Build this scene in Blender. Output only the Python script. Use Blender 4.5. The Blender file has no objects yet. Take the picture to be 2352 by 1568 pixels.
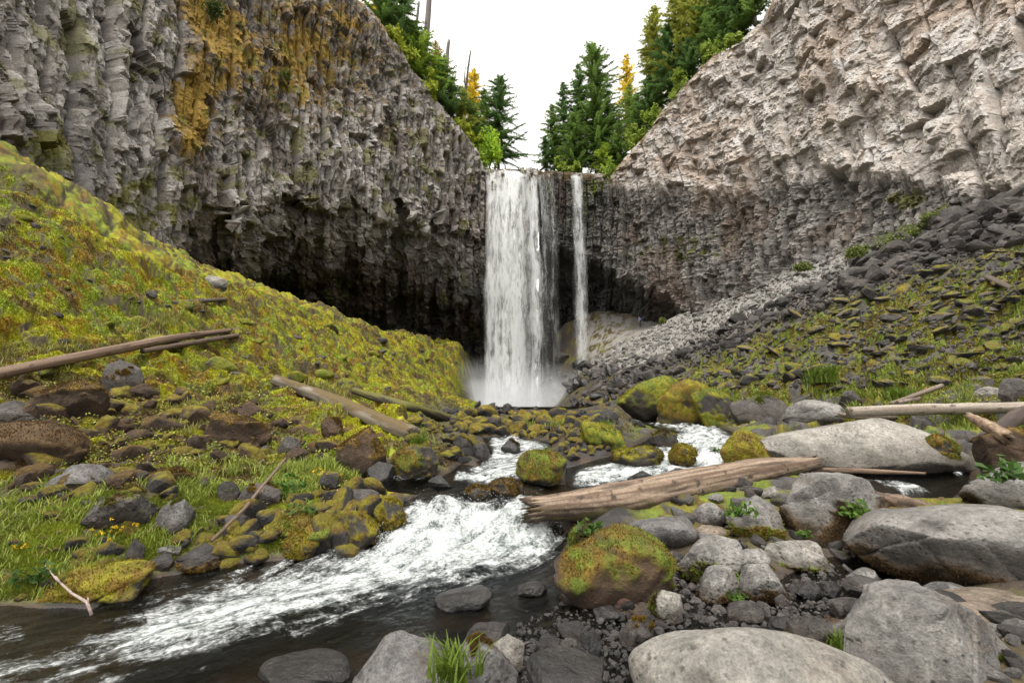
import bpy, bmesh, math, random
import numpy as np

# ------------------------------------------------------------------ camera, sky, sun, exposure
S = bpy.context.scene
COL = S.collection
F = 1045.33            # focal length in units of a 2352 px wide picture (16 mm on 36 mm)
PITCH = math.radians(9.5)
CZ = 1.5
cam = bpy.data.objects.new("camera", bpy.data.cameras.new("camera"))
COL.objects.link(cam)
cam.data.lens = 16.0
cam.data.sensor_width = 36.0
cam.data.sensor_fit = 'HORIZONTAL'
cam.data.clip_start = 0.05
cam.data.clip_end = 2000
cam.location = (0, 0, CZ)
cam.rotation_euler = (math.pi / 2 + PITCH, 0, 0)
S.camera = cam

SUN_EL, SUN_AZ = math.radians(72), math.radians(205)
w = bpy.data.worlds.new("World")
S.world = w
w.use_nodes = True
nt = w.node_tree
nt.nodes.clear()
sky = nt.nodes.new("ShaderNodeTexSky")
sky.sky_type = 'NISHITA'
sky.sun_disc = False
sky.sun_elevation = SUN_EL
sky.sun_rotation = SUN_AZ
sky.dust_density = 3.0
hs = nt.nodes.new("ShaderNodeHueSaturation")
hs.inputs["Saturation"].default_value = 0.07
hs.inputs["Value"].default_value = 1.0
bg = nt.nodes.new("ShaderNodeBackground")
bg.inputs["Strength"].default_value = 0.15
wo = nt.nodes.new("ShaderNodeOutputWorld")
nt.links.new(sky.outputs[0], hs.inputs["Color"])
wm = nt.nodes.new("ShaderNodeMix"); wm.data_type = 'RGBA'; wm.blend_type = 'MULTIPLY'; wm.inputs[0].default_value = 1.0
wm.inputs[7].default_value = (1.0, .965, .90, 1)
nt.links.new(hs.outputs[0], wm.inputs[6]); nt.links.new(wm.outputs[2], bg.inputs[0])
nt.links.new(bg.outputs[0], wo.inputs[0])

sl = bpy.data.lights.new("sun", 'SUN')
sl.energy = 0.7
sl.angle = math.radians(20)
sl.color = (1.0, 0.95, 0.88)
sun = bpy.data.objects.new("sun", sl)
COL.objects.link(sun)
sun.rotation_euler = (math.pi / 2 - SUN_EL, 0, math.pi - SUN_AZ)

S.view_settings.view_transform = 'Standard'
S.view_settings.look = 'None'
S.view_settings.gamma = 1
S.view_settings.exposure = 1.8
S.render.engine = 'CYCLES'
S.cycles.use_denoising = True
S.cycles.max_bounces = 7
S.cycles.transparent_max_bounces = 24
S.cycles.volume_bounces = 1

rng = np.random.default_rng(7)
random.seed(7)

# ------------------------------------------------------------------ picture <-> place
cP, sP = math.cos(PITCH), math.sin(PITCH)
def ray(u, v):
    xc = (np.asarray(u, float) - 1176) / F
    yc = (784 - np.asarray(v, float)) / F
    Y = cP - yc * sP
    return xc / Y, (sP + yc * cP) / Y
def P(u, v, D):
    rx, rz = ray(u, v)
    D = np.asarray(D, float)
    return np.stack([rx * D, D + 0 * rx, CZ + rz * D], -1)
def proj(x, y, z):
    z = z - CZ
    d = np.maximum(y * cP + z * sP, 1e-3)
    return 1176 + F * x / d, 784 - F * (z * cP - y * sP) / d
def dm(D):
    D = np.asarray(D, float)
    t = np.clip((D - 20) / 40, 0, 1.2)
    return D * (1 + 0.17 * t)

# ------------------------------------------------------------------ noise
def h2(ix, iy, seed):
    a = (ix.astype(np.int64) & 0xFFFFFFFF).astype(np.uint32)
    b = (iy.astype(np.int64) & 0xFFFFFFFF).astype(np.uint32)
    n = a * np.uint32(374761393) + b * np.uint32(668265263) + np.uint32((seed * 1274126177 + 12345) & 0xFFFFFFFF)
    n = (n ^ (n >> np.uint32(13))) * np.uint32(1274126177)
    n = (n ^ (n >> np.uint32(15))) * np.uint32(2246822519)
    n = n ^ (n >> np.uint32(16))
    return (n & np.uint32(0xFFFFFF)).astype(np.float32) / np.float32(0x1000000)
def vn(x, y, seed=0):
    x = np.asarray(x, np.float32); y = np.asarray(y, np.float32)
    ix = np.floor(x); iy = np.floor(y)
    fx = x - ix; fy = y - iy
    fx = fx * fx * (3 - 2 * fx); fy = fy * fy * (3 - 2 * fy)
    a = h2(ix, iy, seed); b = h2(ix + 1, iy, seed); c = h2(ix, iy + 1, seed); d = h2(ix + 1, iy + 1, seed)
    return (a + (b - a) * fx) * (1 - fy) + (c + (d - c) * fx) * fy
def fbm(x, y, seed=0, o=4):
    r = 0; a = .5; t = 0
    for i in range(o):
        r = r + a * vn(x, y, seed + i * 17); t += a
        a *= .5; x = x * 2.03 + 13.7; y = y * 2.03 - 7.1
    return r / t
def fbm3(p, seed=0, o=4):
    x, y, z = p[..., 0], p[..., 1], p[..., 2]
    return (fbm(x + .31 * z, y - .27 * z, seed, o) + fbm(y + 5.2 + .3 * x, z + .2 * x, seed + 3, o) + fbm(z - .25 * y, x + 9.1, seed + 5, o)) / 3
def voro(x, y, seed=0, jit=.95):
    x = np.asarray(x, np.float32); y = np.asarray(y, np.float32)
    ix = np.floor(x); iy = np.floor(y)
    d1 = np.full(x.shape, 9., np.float32); d2 = d1.copy()
    bi = np.zeros_like(x); bj = np.zeros_like(x); bx = np.zeros_like(x); by = np.zeros_like(x)
    for i in (-1, 0, 1):
        for j in (-1, 0, 1):
            cx = ix + i + .5 + jit * (h2(ix + i, iy + j, seed) - .5)
            cy = iy + j + .5 + jit * (h2(ix + i, iy + j, seed + 91) - .5)
            d = (x - cx) ** 2 + (y - cy) ** 2
            m = d < d1
            d2 = np.where(m, d1, np.minimum(d2, d))
            d1 = np.where(m, d, d1)
            bi = np.where(m, ix + i, bi); bj = np.where(m, iy + j, bj)
            bx = np.where(m, x - cx, bx); by = np.where(m, y - cy, by)
    return np.sqrt(d1), np.sqrt(d2), bi, bj, bx, by
def facets(x, y, seed, off, tilt):
    d1, d2, i, j, dx, dy = voro(x, y, seed)
    r = h2(i, j, seed + 200)
    v = off * (r - .5) + tilt * ((h2(i, j, seed + 201) - .5) * dx + (h2(i, j, seed + 202) - .5) * dy)
    return v, r, d2 - d1
def columns(x, z, wd, ln, seed, off, conv=.10, tilt=.5):
    """upright prisms of width wd broken at random heights about ln apart; returns offset, hash, distance to the joint"""
    xx = x / wd; i0 = np.floor(xx); best = np.full(xx.shape, 9., np.float32); b2 = best.copy(); bi = i0.copy(); dx = np.zeros_like(xx)
    for k in (-1, 0, 1):
        c = i0 + k + .5 + .7 * (h2(i0 + k, i0 * 0, seed) - .5); d = np.abs(xx - c); m = d < best
        b2 = np.where(m, best, np.minimum(b2, d)); best = np.where(m, d, best); bi = np.where(m, i0 + k, bi); dx = np.where(m, xx - c, dx)
    zz = z / (ln * (.6 + .9 * h2(bi, bi * 0, seed + 1))) + 9 * h2(bi, bi * 0, seed + 2) + .25 * dx * (h2(bi, bi * 0, seed + 9) - .5)
    j = np.floor(zz); fz = zz - j
    h1 = h2(bi, j, seed + 3)
    v = off * ((h1 - .5) + .6 * (h2(bi, bi * 0, seed + 4) - .5)) + wd * conv * (1 - 4 * dx * dx) + wd * tilt * 2 * (h2(bi, j, seed + 5) - .5) * dx - off * .35 * (h2(bi, j, seed + 6) - .3) * fz
    return v, h1, (b2 - best)
def sst(a, b, x):
    t = np.clip((x - a) / (b - a), 0, 1)
    return t * t * (3 - 2 * t)
def mixc(c, d, m):
    return c * (1 - m[..., None]) + np.asarray(d, np.float32) * m[..., None]

# ------------------------------------------------------------------ mesh and object helpers
ALB = 0.6      # dark basalt country: overall reflectance of rock, moss and leaf
def mesh_np(name, V, Fc, mat, col=None, smooth=False, parent=None, attrs=None):
    V = np.asarray(V, np.float32).reshape(-1, 3); Fc = np.asarray(Fc, np.int32)
    me = bpy.data.meshes.new(name)
    k = Fc.shape[1]; n = len(Fc)
    me.vertices.add(len(V)); me.vertices.foreach_set("co", V.ravel())
    me.loops.add(n * k); me.loops.foreach_set("vertex_index", Fc.ravel())
    me.polygons.add(n)
    me.polygons.foreach_set("loop_start", np.arange(0, n * k, k, dtype=np.int32))
    try:
        me.polygons.foreach_set("loop_total", np.full(n, k, np.int32))
    except Exception:
        pass
    me.polygons.foreach_set("use_smooth", np.full(n, bool(smooth)))
    if col is not None:
        c = np.asarray(col, np.float32).reshape(-1, np.shape(col)[-1])
        c = c.copy(); c[:, :3] *= ALB
        if c.shape[1] == 3:
            c = np.concatenate([c, np.ones((len(c), 1), np.float32)], 1)
        a = me.attributes.new("Col", 'FLOAT_COLOR', 'POINT')
        a.data.foreach_set("color", np.ascontiguousarray(c).ravel())
    for kname, val in (attrs or {}).items():
        a = me.attributes.new(kname, 'FLOAT', 'POINT')
        a.data.foreach_set("value", np.ascontiguousarray(val, np.float32).ravel())
    me.update(calc_edges=True)
    me.validate()
    me.materials.append(mat)
    o = bpy.data.objects.new(name, me)
    COL.objects.link(o)
    if parent is not None:
        o.parent = parent
    return o
def quads(n, m):
    a = np.arange(n * m).reshape(n, m)
    return np.stack([a[:-1, :-1], a[1:, :-1], a[1:, 1:], a[:-1, 1:]], -1).reshape(-1, 4)
def tag(o, label=None, cat=None, group=None, kind=None):
    for k, x in (("label", label), ("category", cat), ("group", group), ("kind", kind)):
        if x: o[k] = x
    return o
def empty(name, loc, label, cat, group=None):
    o = bpy.data.objects.new(name, None)
    COL.objects.link(o); o.location = loc
    o.empty_display_size = .2
    return tag(o, label, cat, group)
def copy_tree(o, parent=None):
    c = o.copy(); COL.objects.link(c)
    if parent is not None: c.parent = parent
    for ch in list(o.children):
        copy_tree(ch, c)
    return c
def tube(path, rad, segs=10, jag=0.0, rough=0.0, seed=0):
    path = np.asarray(path, float); n = len(path)
    rad = np.asarray(rad, float) * np.ones(n)
    T = np.gradient(path, axis=0); T /= np.linalg.norm(T, axis=1)[:, None] + 1e-9
    up = np.array([0, 0, 1.]) if abs(T[0, 2]) < .9 else np.array([1., 0, 0])
    A = np.cross(T, up); A /= np.linalg.norm(A, axis=1)[:, None]
    B = np.cross(A, T)
    th = np.linspace(0, 2 * np.pi, segs, endpoint=False)
    g = np.arange(n)[:, None]
    r = rad[:, None] * (1 + rough * 2 * (fbm(np.cos(th)[None] * 1.6 + 5 + g * 0 , np.sin(th)[None] * 1.6 + g * .12, seed, 3) - .5))
    V = path[:, None] + r[..., None] * (np.cos(th)[None, :, None] * A[:, None] + np.sin(th)[None, :, None] * B[:, None])
    if jag:
        rr = np.random.default_rng(seed)
        V[0] -= T[0] * (rr.random(segs)[:, None] * jag); V[-1] += T[-1] * (rr.random(segs)[:, None] * jag)
    V = V.reshape(-1, 3)
    a = np.arange(n * segs).reshape(n, segs); b = np.roll(a, -1, 1)
    Q = np.stack([a[:-1], b[:-1], b[1:], a[1:]], -1).reshape(-1, 4)
    c0, c1 = len(V), len(V) + 1
    V = np.concatenate([V, [path[0]], [path[-1]]])
    k0 = np.stack([b[0], a[0], np.full(segs, c0), np.full(segs, c0)], -1)
    k1 = np.stack([a[-1], b[-1], np.full(segs, c1), np.full(segs, c1)], -1)
    tri = np.concatenate([np.concatenate([Q[:, [0, 1, 2]], Q[:, [0, 2, 3]]]), k0[:, :3], k1[:, :3]])
    return V, tri
def join(parts):
    Vs, Fs, o = [], [], 0
    for V, f in parts:
        Vs.append(V); Fs.append(f + o); o += len(V)
    return np.concatenate(Vs), np.concatenate(Fs)

# ------------------------------------------------------------------ materials
def N(t, typ, **kw):
    n = t.nodes.new(typ)
    for k, x in kw.items(): setattr(n, k, x)
    return n
def newmat(name):
    m = bpy.data.materials.new(name); m.use_nodes = True
    t = m.node_tree; t.nodes.clear()
    out = N(t, "ShaderNodeOutputMaterial")
    return m, t, out
def noise(t, vec, scale, detail=6, rough=.6):
    n = N(t, "ShaderNodeTexNoise"); n.inputs["Scale"].default_value = scale
    n.inputs["Detail"].default_value = detail; n.inputs["Roughness"].default_value = rough
    t.links.new(vec, n.inputs["Vector"]); return n.outputs[0]
def ramp(t, fac, a, b, ca=(0, 0, 0, 1), cb=(1, 1, 1, 1)):
    r = N(t, "ShaderNodeValToRGB"); t.links.new(fac, r.inputs[0])
    r.color_ramp.elements[0].position = a; r.color_ramp.elements[1].position = b
    r.color_ramp.elements[0].color = ca; r.color_ramp.elements[1].color = cb
    return r.outputs[0]
def mulcol(t, a, b):
    m = N(t, "ShaderNodeMix", data_type='RGBA', blend_type='MULTIPLY'); m.inputs[0].default_value = 1
    t.links.new(a, m.inputs[6]); t.links.new(b, m.inputs[7]); return m.outputs[2]
def surface_mat(name, mott=(.55, 1.35), s1=3.0, s2=22.0, bump=.6, dist=.05, speck=0.0, fuzz=0.0, coords="Object"):
    """attribute colour (alpha = dryness) times fine mottling, with bump"""
    m, t, out = newmat(name)
    b = N(t, "ShaderNodeBsdfPrincipled"); t.links.new(b.outputs[0], out.inputs[0])
    at = N(t, "ShaderNodeAttribute", attribute_name="Col")
    tc = N(t, "ShaderNodeTexCoord"); vec = tc.outputs[coords]
    n1 = noise(t, vec, s1, 8, .65); n2 = noise(t, vec, s2, 5, .7)
    g = lambda x: (x, x, x, 1)
    c = mulcol(t, at.outputs["Color"], ramp(t, n1, .3, .7, g(mott[0]), g(mott[1])))
    c = mulcol(t, c, ramp(t, n2, .32, .68, g(.68), g(1.25)))
    if speck:
        n3 = noise(t, vec, speck, 3, .5)
        c = mulcol(t, c, ramp(t, n3, .30, .5, g(.62), g(1.05)))
    t.links.new(c, b.inputs["Base Color"])
    mr = N(t, "ShaderNodeMapRange"); t.links.new(at.outputs["Alpha"], mr.inputs[0])
    mr.inputs[3].default_value = .2; mr.inputs[4].default_value = .9
    t.links.new(mr.outputs[0], b.inputs["Roughness"])
    b.inputs["Specular IOR Level"].default_value = .35
    ad = N(t, "ShaderNodeMath", operation='ADD'); t.links.new(n1, ad.inputs[0])
    ml = N(t, "ShaderNodeMath", operation='MULTIPLY'); t.links.new(n2, ml.inputs[0]); ml.inputs[1].default_value = .45
    t.links.new(ml.outputs[0], ad.inputs[1])
    bp = N(t, "ShaderNodeBump"); bp.inputs["Strength"].default_value = bump; bp.inputs["Distance"].default_value = dist
    t.links.new(ad.outputs[0], bp.inputs["Height"]); t.links.new(bp.outputs[0], b.inputs["Normal"])
    return m
M_CLIFF = surface_mat("cliff_basalt", (.6, 1.35), 1.1, 7.0, .7, .12)
M_GROUND = surface_mat("moss_and_rubble", (.6, 1.35), 5.0, 34.0, .8, .04)
M_STONE = surface_mat("river_stone", (.62, 1.28), 2.6, 24.0, .9, .06, speck=60.0)
def stone_mat():
    m, t, out = newmat("river_stone")
    b = N(t, "ShaderNodeBsdfPrincipled"); t.links.new(b.outputs[0], out.inputs[0]); b.inputs["Specular IOR Level"].default_value = .3
    at = N(t, "ShaderNodeAttribute", attribute_name="Col"); tc = N(t, "ShaderNodeTexCoord"); vec = tc.outputs["Object"]
    n1 = noise(t, vec, 2.4, 10, .68); n2 = noise(t, vec, 18, 8, .72); n3 = noise(t, vec, 75, 3, .5)
    vo = N(t, "ShaderNodeTexVoronoi"); vo.inputs["Scale"].default_value = 21; vo.inputs["Randomness"].default_value = 1; t.links.new(vec, vo.inputs["Vector"])
    pit = ramp(t, vo.outputs["Distance"], .10, .34)
    pz_ = ramp(t, noise(t, vec, 3.2, 4), .47, .56)                  # pits only in places
    pm = N(t, "ShaderNodeMix", data_type='RGBA'); t.links.new(pz_, pm.inputs[0]); pm.inputs[6].default_value = (1, 1, 1, 1); t.links.new(pit, pm.inputs[7])
    g = lambda x: (x, x, x, 1)
    c = mulcol(t, at.outputs["Color"], ramp(t, n1, .32, .68, g(.58), g(1.3)))
    c = mulcol(t, c, ramp(t, n2, .33, .66, g(.62), g(1.25))); c = mulcol(t, c, ramp(t, n3, .32, .55, g(.72), g(1.06)))
    c = mulcol(t, c, ramp(t, pm.outputs[2], 0, 1, g(.55), g(1)))
    t.links.new(c, b.inputs["Base Color"])
    mr = N(t, "ShaderNodeMapRange"); t.links.new(at.outputs["Alpha"], mr.inputs[0]); mr.inputs[3].default_value = .2; mr.inputs[4].default_value = .9; t.links.new(mr.outputs[0], b.inputs["Roughness"])
    prev = None
    for src, st_, di in ((n1, .8, .14), (n2, .85, .022), (pm.outputs[2], .7, .02)):
        bp = N(t, "ShaderNodeBump"); bp.inputs["Strength"].default_value = st_; bp.inputs["Distance"].default_value = di; t.links.new(src, bp.inputs["Height"])
        if prev is not None: t.links.new(prev, bp.inputs["Normal"])
        prev = bp.outputs[0]
    t.links.new(prev, b.inputs["Normal"])
    return m
M_STONE = stone_mat()
M_ROCK = surface_mat("talus_stone", (.5, 1.4), 5.0, 26.0, .9, .06)

def leaf_mat(name, trans=.3, rough=.6):
    m, t, out = newmat(name)
    at = N(t, "ShaderNodeAttribute", attribute_name="Col")
    d = N(t, "ShaderNodeBsdfPrincipled"); d.inputs["Roughness"].default_value = rough
    d.inputs["Specular IOR Level"].default_value = .2
    tr = N(t, "ShaderNodeBsdfTranslucent"); mx = N(t, "ShaderNodeMixShader"); mx.inputs[0].default_value = trans
    t.links.new(at.outputs["Color"], d.inputs["Base Color"]); t.links.new(at.outputs["Color"], tr.inputs[0])
    t.links.new(d.outputs[0], mx.inputs[1]); t.links.new(tr.outputs[0], mx.inputs[2]); t.links.new(mx.outputs[0], out.inputs[0])
    return m
M_LEAF = leaf_mat("leaf", .35)
M_MOSS = leaf_mat("moss_fibre", .25, .9)
M_NEEDLE = leaf_mat("needles", .35, .7)

def wood_mat():
    m, t, out = newmat("weathered_wood")
    b = N(t, "ShaderNodeBsdfPrincipled"); t.links.new(b.outputs[0], out.inputs[0])
    at = N(t, "ShaderNodeAttribute", attribute_name="Col")
    tc = N(t, "ShaderNodeTexCoord")
    n2 = noise(t, tc.outputs["Object"], 30, 5, .7)
    c = mulcol(t, at.outputs["Color"], ramp(t, n2, .3, .7, (.6, .6, .6, 1), (1.25, 1.25, 1.25, 1)))
    t.links.new(c, b.inputs["Base Color"]); b.inputs["Roughness"].default_value = .8
    bp = N(t, "ShaderNodeBump"); bp.inputs["Strength"].default_value = .5; bp.inputs["Distance"].default_value = .02
    t.links.new(n2, bp.inputs["Height"]); t.links.new(bp.outputs[0], b.inputs["Normal"])
    return m
M_WOOD = wood_mat()

def water_mat():
    m, t, out = newmat("stream_water")
    fo = N(t, "ShaderNodeAttribute", attribute_name="foam")
    fs = N(t, "ShaderNodeAttribute", attribute_name="fs"); fn = N(t, "ShaderNodeAttribute", attribute_name="fn")
    cx = N(t, "ShaderNodeCombineXYZ"); 
    m1 = N(t, "ShaderNodeMath", operation='MULTIPLY'); m1.inputs[1].default_value = .45
    t.links.new(fs.outputs["Fac"], m1.inputs[0]); t.links.new(m1.outputs[0], cx.inputs[0]); t.links.new(fn.outputs["Fac"], cx.inputs[1])
    tco = N(t, "ShaderNodeTexCoord")
    n0 = noise(t, cx.outputs[0], 6, 7, .68); ni = noise(t, tco.outputs["Object"], 6.5, 8, .7); n2 = noise(t, tco.outputs["Object"], 30, 6, .7)
    av = N(t, "ShaderNodeMath", operation='ADD'); t.links.new(n0, av.inputs[0]); t.links.new(ni, av.inputs[1])
    hv = N(t, "ShaderNodeMath", operation='MULTIPLY'); hv.inputs[1].default_value = .3; t.links.new(ni, hv.inputs[0])
    h2v = N(t, "ShaderNodeMath", operation='MULTIPLY_ADD'); h2v.inputs[1].default_value = .7; t.links.new(n0, h2v.inputs[0]); t.links.new(hv.outputs[0], h2v.inputs[2]); n1 = h2v.outputs[0]
    # clear water: dark see-through body plus mirror reflection
    tr = N(t, "ShaderNodeBsdfTransparent"); tr.inputs[0].default_value = (.5, .47, .38, 1)
    gl = N(t, "ShaderNodeBsdfGlossy"); gl.inputs["Roughness"].default_value = .07; gl.inputs[0].default_value = (.62, .66, .7, 1)
    fr = N(t, "ShaderNodeFresnel"); fr.inputs[0].default_value = 1.33
    bp = N(t, "ShaderNodeBump"); bp.inputs["Strength"].default_value = .9; bp.inputs["Distance"].default_value = .03
    ad = N(t, "ShaderNodeMath", operation='ADD'); t.links.new(n1, ad.inputs[0])
    ml = N(t, "ShaderNodeMath", operation='MULTIPLY'); ml.inputs[1].default_value = .3; t.links.new(n2, ml.inputs[0]); t.links.new(ml.outputs[0], ad.inputs[1])
    t.links.new(ad.outputs[0], bp.inputs["Height"])
    for x in (gl, fr): t.links.new(bp.outputs[0], x.inputs["Normal"])
    wx = N(t, "ShaderNodeMixShader"); t.links.new(fr.outputs[0], wx.inputs[0]); t.links.new(tr.outputs[0], wx.inputs[1]); t.links.new(gl.outputs[0], wx.inputs[2])
    # foam
    fm = N(t, "ShaderNodeBsdfPrincipled")
    fa = N(t, "ShaderNodeMath", operation='MULTIPLY_ADD'); t.links.new(n2, fa.inputs[0]); fa.inputs[1].default_value = .7; t.links.new(n1, fa.inputs[2])
    t.links.new(ramp(t, fa.outputs[0], .70, 1.05, (.075, .10, .095, 1), (.56, .58, .585, 1)), fm.inputs["Base Color"]); fm.inputs["Roughness"].default_value = .45
    fm.inputs["Subsurface Weight"].default_value = 0.0
    b2 = N(t, "ShaderNodeBump"); b2.inputs["Strength"].default_value = 1.0; b2.inputs["Distance"].default_value = .06
    t.links.new(ad.outputs[0], b2.inputs["Height"]); t.links.new(b2.outputs[0], fm.inputs["Normal"])
    # mask = foam attribute + streak noise
    s1 = N(t, "ShaderNodeMath", operation='MULTIPLY_ADD'); t.links.new(n1, s1.inputs[0]); s1.inputs[1].default_value = 2.2; s1.inputs[2].default_value = -1.1
    s2 = N(t, "ShaderNodeMath", operation='MULTIPLY_ADD'); t.links.new(n2, s2.inputs[0]); s2.inputs[1].default_value = .6; s2.inputs[2].default_value = -.3
    s3 = N(t, "ShaderNodeMath", operation='ADD'); t.links.new(s1.outputs[0], s3.inputs[0]); t.links.new(s2.outputs[0], s3.inputs[1])
    s4 = N(t, "ShaderNodeMath", operation='ADD'); t.links.new(s3.outputs[0], s4.inputs[0]); t.links.new(fo.outputs["Fac"], s4.inputs[1])
    mk = N(t, "ShaderNodeMapRange"); mk.interpolation_type = 'SMOOTHSTEP'; t.links.new(s4.outputs[0], mk.inputs[0])
    mk.inputs[1].default_value = .36; mk.inputs[2].default_value = .95
    mx = N(t, "ShaderNodeMixShader"); t.links.new(mk.outputs[0], mx.inputs[0]); t.links.new(wx.outputs[0], mx.inputs[1]); t.links.new(fm.outputs[0], mx.inputs[2])
    t.links.new(mx.outputs[0], out.inputs[0])
    return m
M_WATER = water_mat()

def fall_mat():
    m, t, out = newmat("falling_water")
    de = N(t, "ShaderNodeAttribute", attribute_name="dens")
    d = N(t, "ShaderNodeBsdfDiffuse"); d.inputs[0].default_value = (.93, .95, .96, 1)
    l = N(t, "ShaderNodeBsdfTranslucent"); l.inputs[0].default_value = (.93, .95, .96, 1)
    a = N(t, "ShaderNodeMixShader"); a.inputs[0].default_value = .5; t.links.new(d.outputs[0], a.inputs[1]); t.links.new(l.outputs[0], a.inputs[2])
    tr = N(t, "ShaderNodeBsdfTransparent")
    mx = N(t, "ShaderNodeMixShader"); t.links.new(de.outputs["Fac"], mx.inputs[0]); t.links.new(tr.outputs[0], mx.inputs[1]); t.links.new(a.outputs[0], mx.inputs[2])
    t.links.new(mx.outputs[0], out.inputs[0])
    return m
M_FALL = fall_mat()
def plain(name, c, rough=.7):
    m, t, out = newmat(name)
    b = N(t, "ShaderNodeBsdfPrincipled"); t.links.new(b.outputs[0], out.inputs[0])
    tc = N(t, "ShaderNodeTexCoord"); n = noise(t, tc.outputs["Object"], 14, 3)
    mx = ramp(t, n, .3, .7, tuple(x * .85 for x in c) + (1,), tuple(min(1, x * 1.12) for x in c) + (1,))
    t.links.new(mx, b.inputs["Base Color"]); b.inputs["Roughness"].default_value = rough
    return m

# ------------------------------------------------------------------ smooth height fields from control points
class Field:
    def __init__(s, xy, z, lam=.02):
        s.c = np.asarray(xy, float); z = np.asarray(z, float); n = len(z)
        d = np.linalg.norm(s.c[:, None] - s.c[None], axis=-1)
        A = np.zeros((n + 3, n + 3)); A[:n, :n] = -d + lam * np.eye(n)
        A[:n, n] = 1; A[:n, n + 1:] = s.c; A[n:, :n] = A[:n, n:].T
        s.w = np.linalg.solve(A, np.concatenate([z, [0, 0, 0]]))
    def __call__(s, x, y):
        sh = np.shape(x); x = np.ravel(x).astype(np.float32); y = np.ravel(y).astype(np.float32)
        n = len(s.c); r = (s.w[n] + s.w[n + 1] * x + s.w[n + 2] * y).astype(np.float32)
        for i in range(n):
            r -= np.float32(s.w[i]) * np.sqrt((x - np.float32(s.c[i, 0])) ** 2 + (y - np.float32(s.c[i, 1])) ** 2)
        return r.reshape(sh)
def pz(u, v, z):
    rx, rz = ray(u, v); D = (z - CZ) / rz
    return np.array([rx * D, D, z])
WC = [(0, 1500, 0), (400, 1450, 0), (700, 1400, 0), (900, 1290, 0), (1100, 1262, .03), (1260, 1250, .04), (1000, 1300, 0), (1300, 1420, 0),
      (1600, 1440, .02), (1176, 1568, 0), (1500, 1568, 0), (740, 1300, 0), (480, 1320, 0), (200, 1410, 0),
      (930, 1150, .42), (1050, 1150, .40), (1150, 1152, .37), (1240, 1162, .34), (860, 1115, .46), (1000, 1110, .48), (1150, 1105, .5),
      (1300, 1112, .48), (880, 1072, .6), (980, 1085, .55), (1100, 1060, .68), (1180, 1050, .72), (1150, 1010, .92), (1250, 1030, .86),
      (1400, 1075, .63), (1500, 1062, .72), (1600, 1060, .74), (1660, 1030, .95), (1640, 985, 1.16), (1540, 985, 1.2), (1440, 967, 1.32),
      (1880, 1105, .5), (2000, 1110, .52), (2150, 1100, .55), (2220, 1085, .6), (2050, 1150, .45), (1900, 1290, .12), (2050, 1300, .13),
      (1700, 1390, .03), (1900, 1420, .05)]
wpts = [pz(*c) for c in WC] + [np.array(p, float) for p in ((0, 40, 2.3), (-10, 30, 2), (12, 30, 2), (-8, 3, 0), (9, 1, 0), (0, -3, 0), (0, 60, 2.4), (-9, 12, .8), (10, 12, .9))]
ZW = Field([p[:2] for p in wpts], [p[2] for p in wpts])

TD = [(0, 360, 20), (150, 480, 24), (340, 600, 29.5), (540, 655, 35), (700, 715, 40), (800, 740, 43), (980, 788, 50), (1080, 800, 56),
      (0, 870, 11), (0, 1000, 8.2), (300, 930, 13), (600, 900, 20), (800, 900, 27), (960, 935, 35), (600, 960, 13), (450, 1020, 9), (800, 960, 19),
      (1150, 985, 16), (1150, 947, 24), (1300, 962, 22), (1350, 1000, 13.5), (1000, 1000, 13), (950, 958, 24), (1380, 985, 16), (1050, 945, 26),
      (1660, 960, 20), (1900, 950, 13.5), (2200, 960, 11), (2352, 900, 11.5), (2000, 930, 15),
      (2352, 450, 22), (2180, 495, 26), (2000, 565, 31), (1830, 615, 38), (1700, 680, 45), (1560, 720, 53), (1471, 750, 60), (1480, 709, 65), (1522, 709, 62), (1390, 707, 67), (1345, 724, 67), (1300, 742, 66),
      (1340, 845, 55), (1420, 925, 40), (1550, 880, 30), (1270, 905, 58.5), (1300, 915, 57), (1240, 940, 50), (1122, 932, 50), (1125, 930, 58), (1180, 932, 60), (1240, 928, 59),
      (1180, 936, 54), (1050, 800, 60), (1040, 870, 51), (1020, 925, 43), (1118, 934, 62), (1122, 925, 56)]
TZ = [(0, 1330, .15), (200, 1330, .15), (0, 1150, .55), (300, 1250, .22), (300, 1120, .7), (600, 1200, .3), (650, 1100, .62), (800, 1080, .72),
      (800, 1180, .5), (1600, 1130, .5), (1500, 1200, .3), (1700, 1230, .25), (1900, 1200, .4), (2100, 1230, .35), (2300, 1150, .6), (2300, 1060, .85),
      (1400, 1500, .05), (2200, 1450, .15), (2000, 1550, .1), (1100, 1540, -.05), (2350, 1400, .25), (1750, 1320, .15), (2350, 1560, .2)]
tpts = []
for u, v, D in TD:
    tpts.append(P(u, v, float(dm(D))))
for u, v, D in TD[:8] + TD[30:37]:
    p = P(u, v, float(dm(D))).copy(); q = p * np.array([1.16, 1.16, 1]); q[2] = p[2] - .4; tpts.append(q)
tpts += [pz(*c) for c in TZ]
tpts += [np.array(p, float) for p in ((-14, -4, 1), (14, -4, 1), (0, -6, 0), (-45, 10, 20), (45, 10, 20), (-18, 4, 3.5), (16, 4, 2.6), (0, 90, 10), (3, 72, 5), (-3, 66, 2.6), (2, 66, 2.6), (-4, 71, 3), (1, 71, 3))]
ZT = Field([p[:2] for p in tpts], [p[2] for p in tpts], .05)

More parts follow.
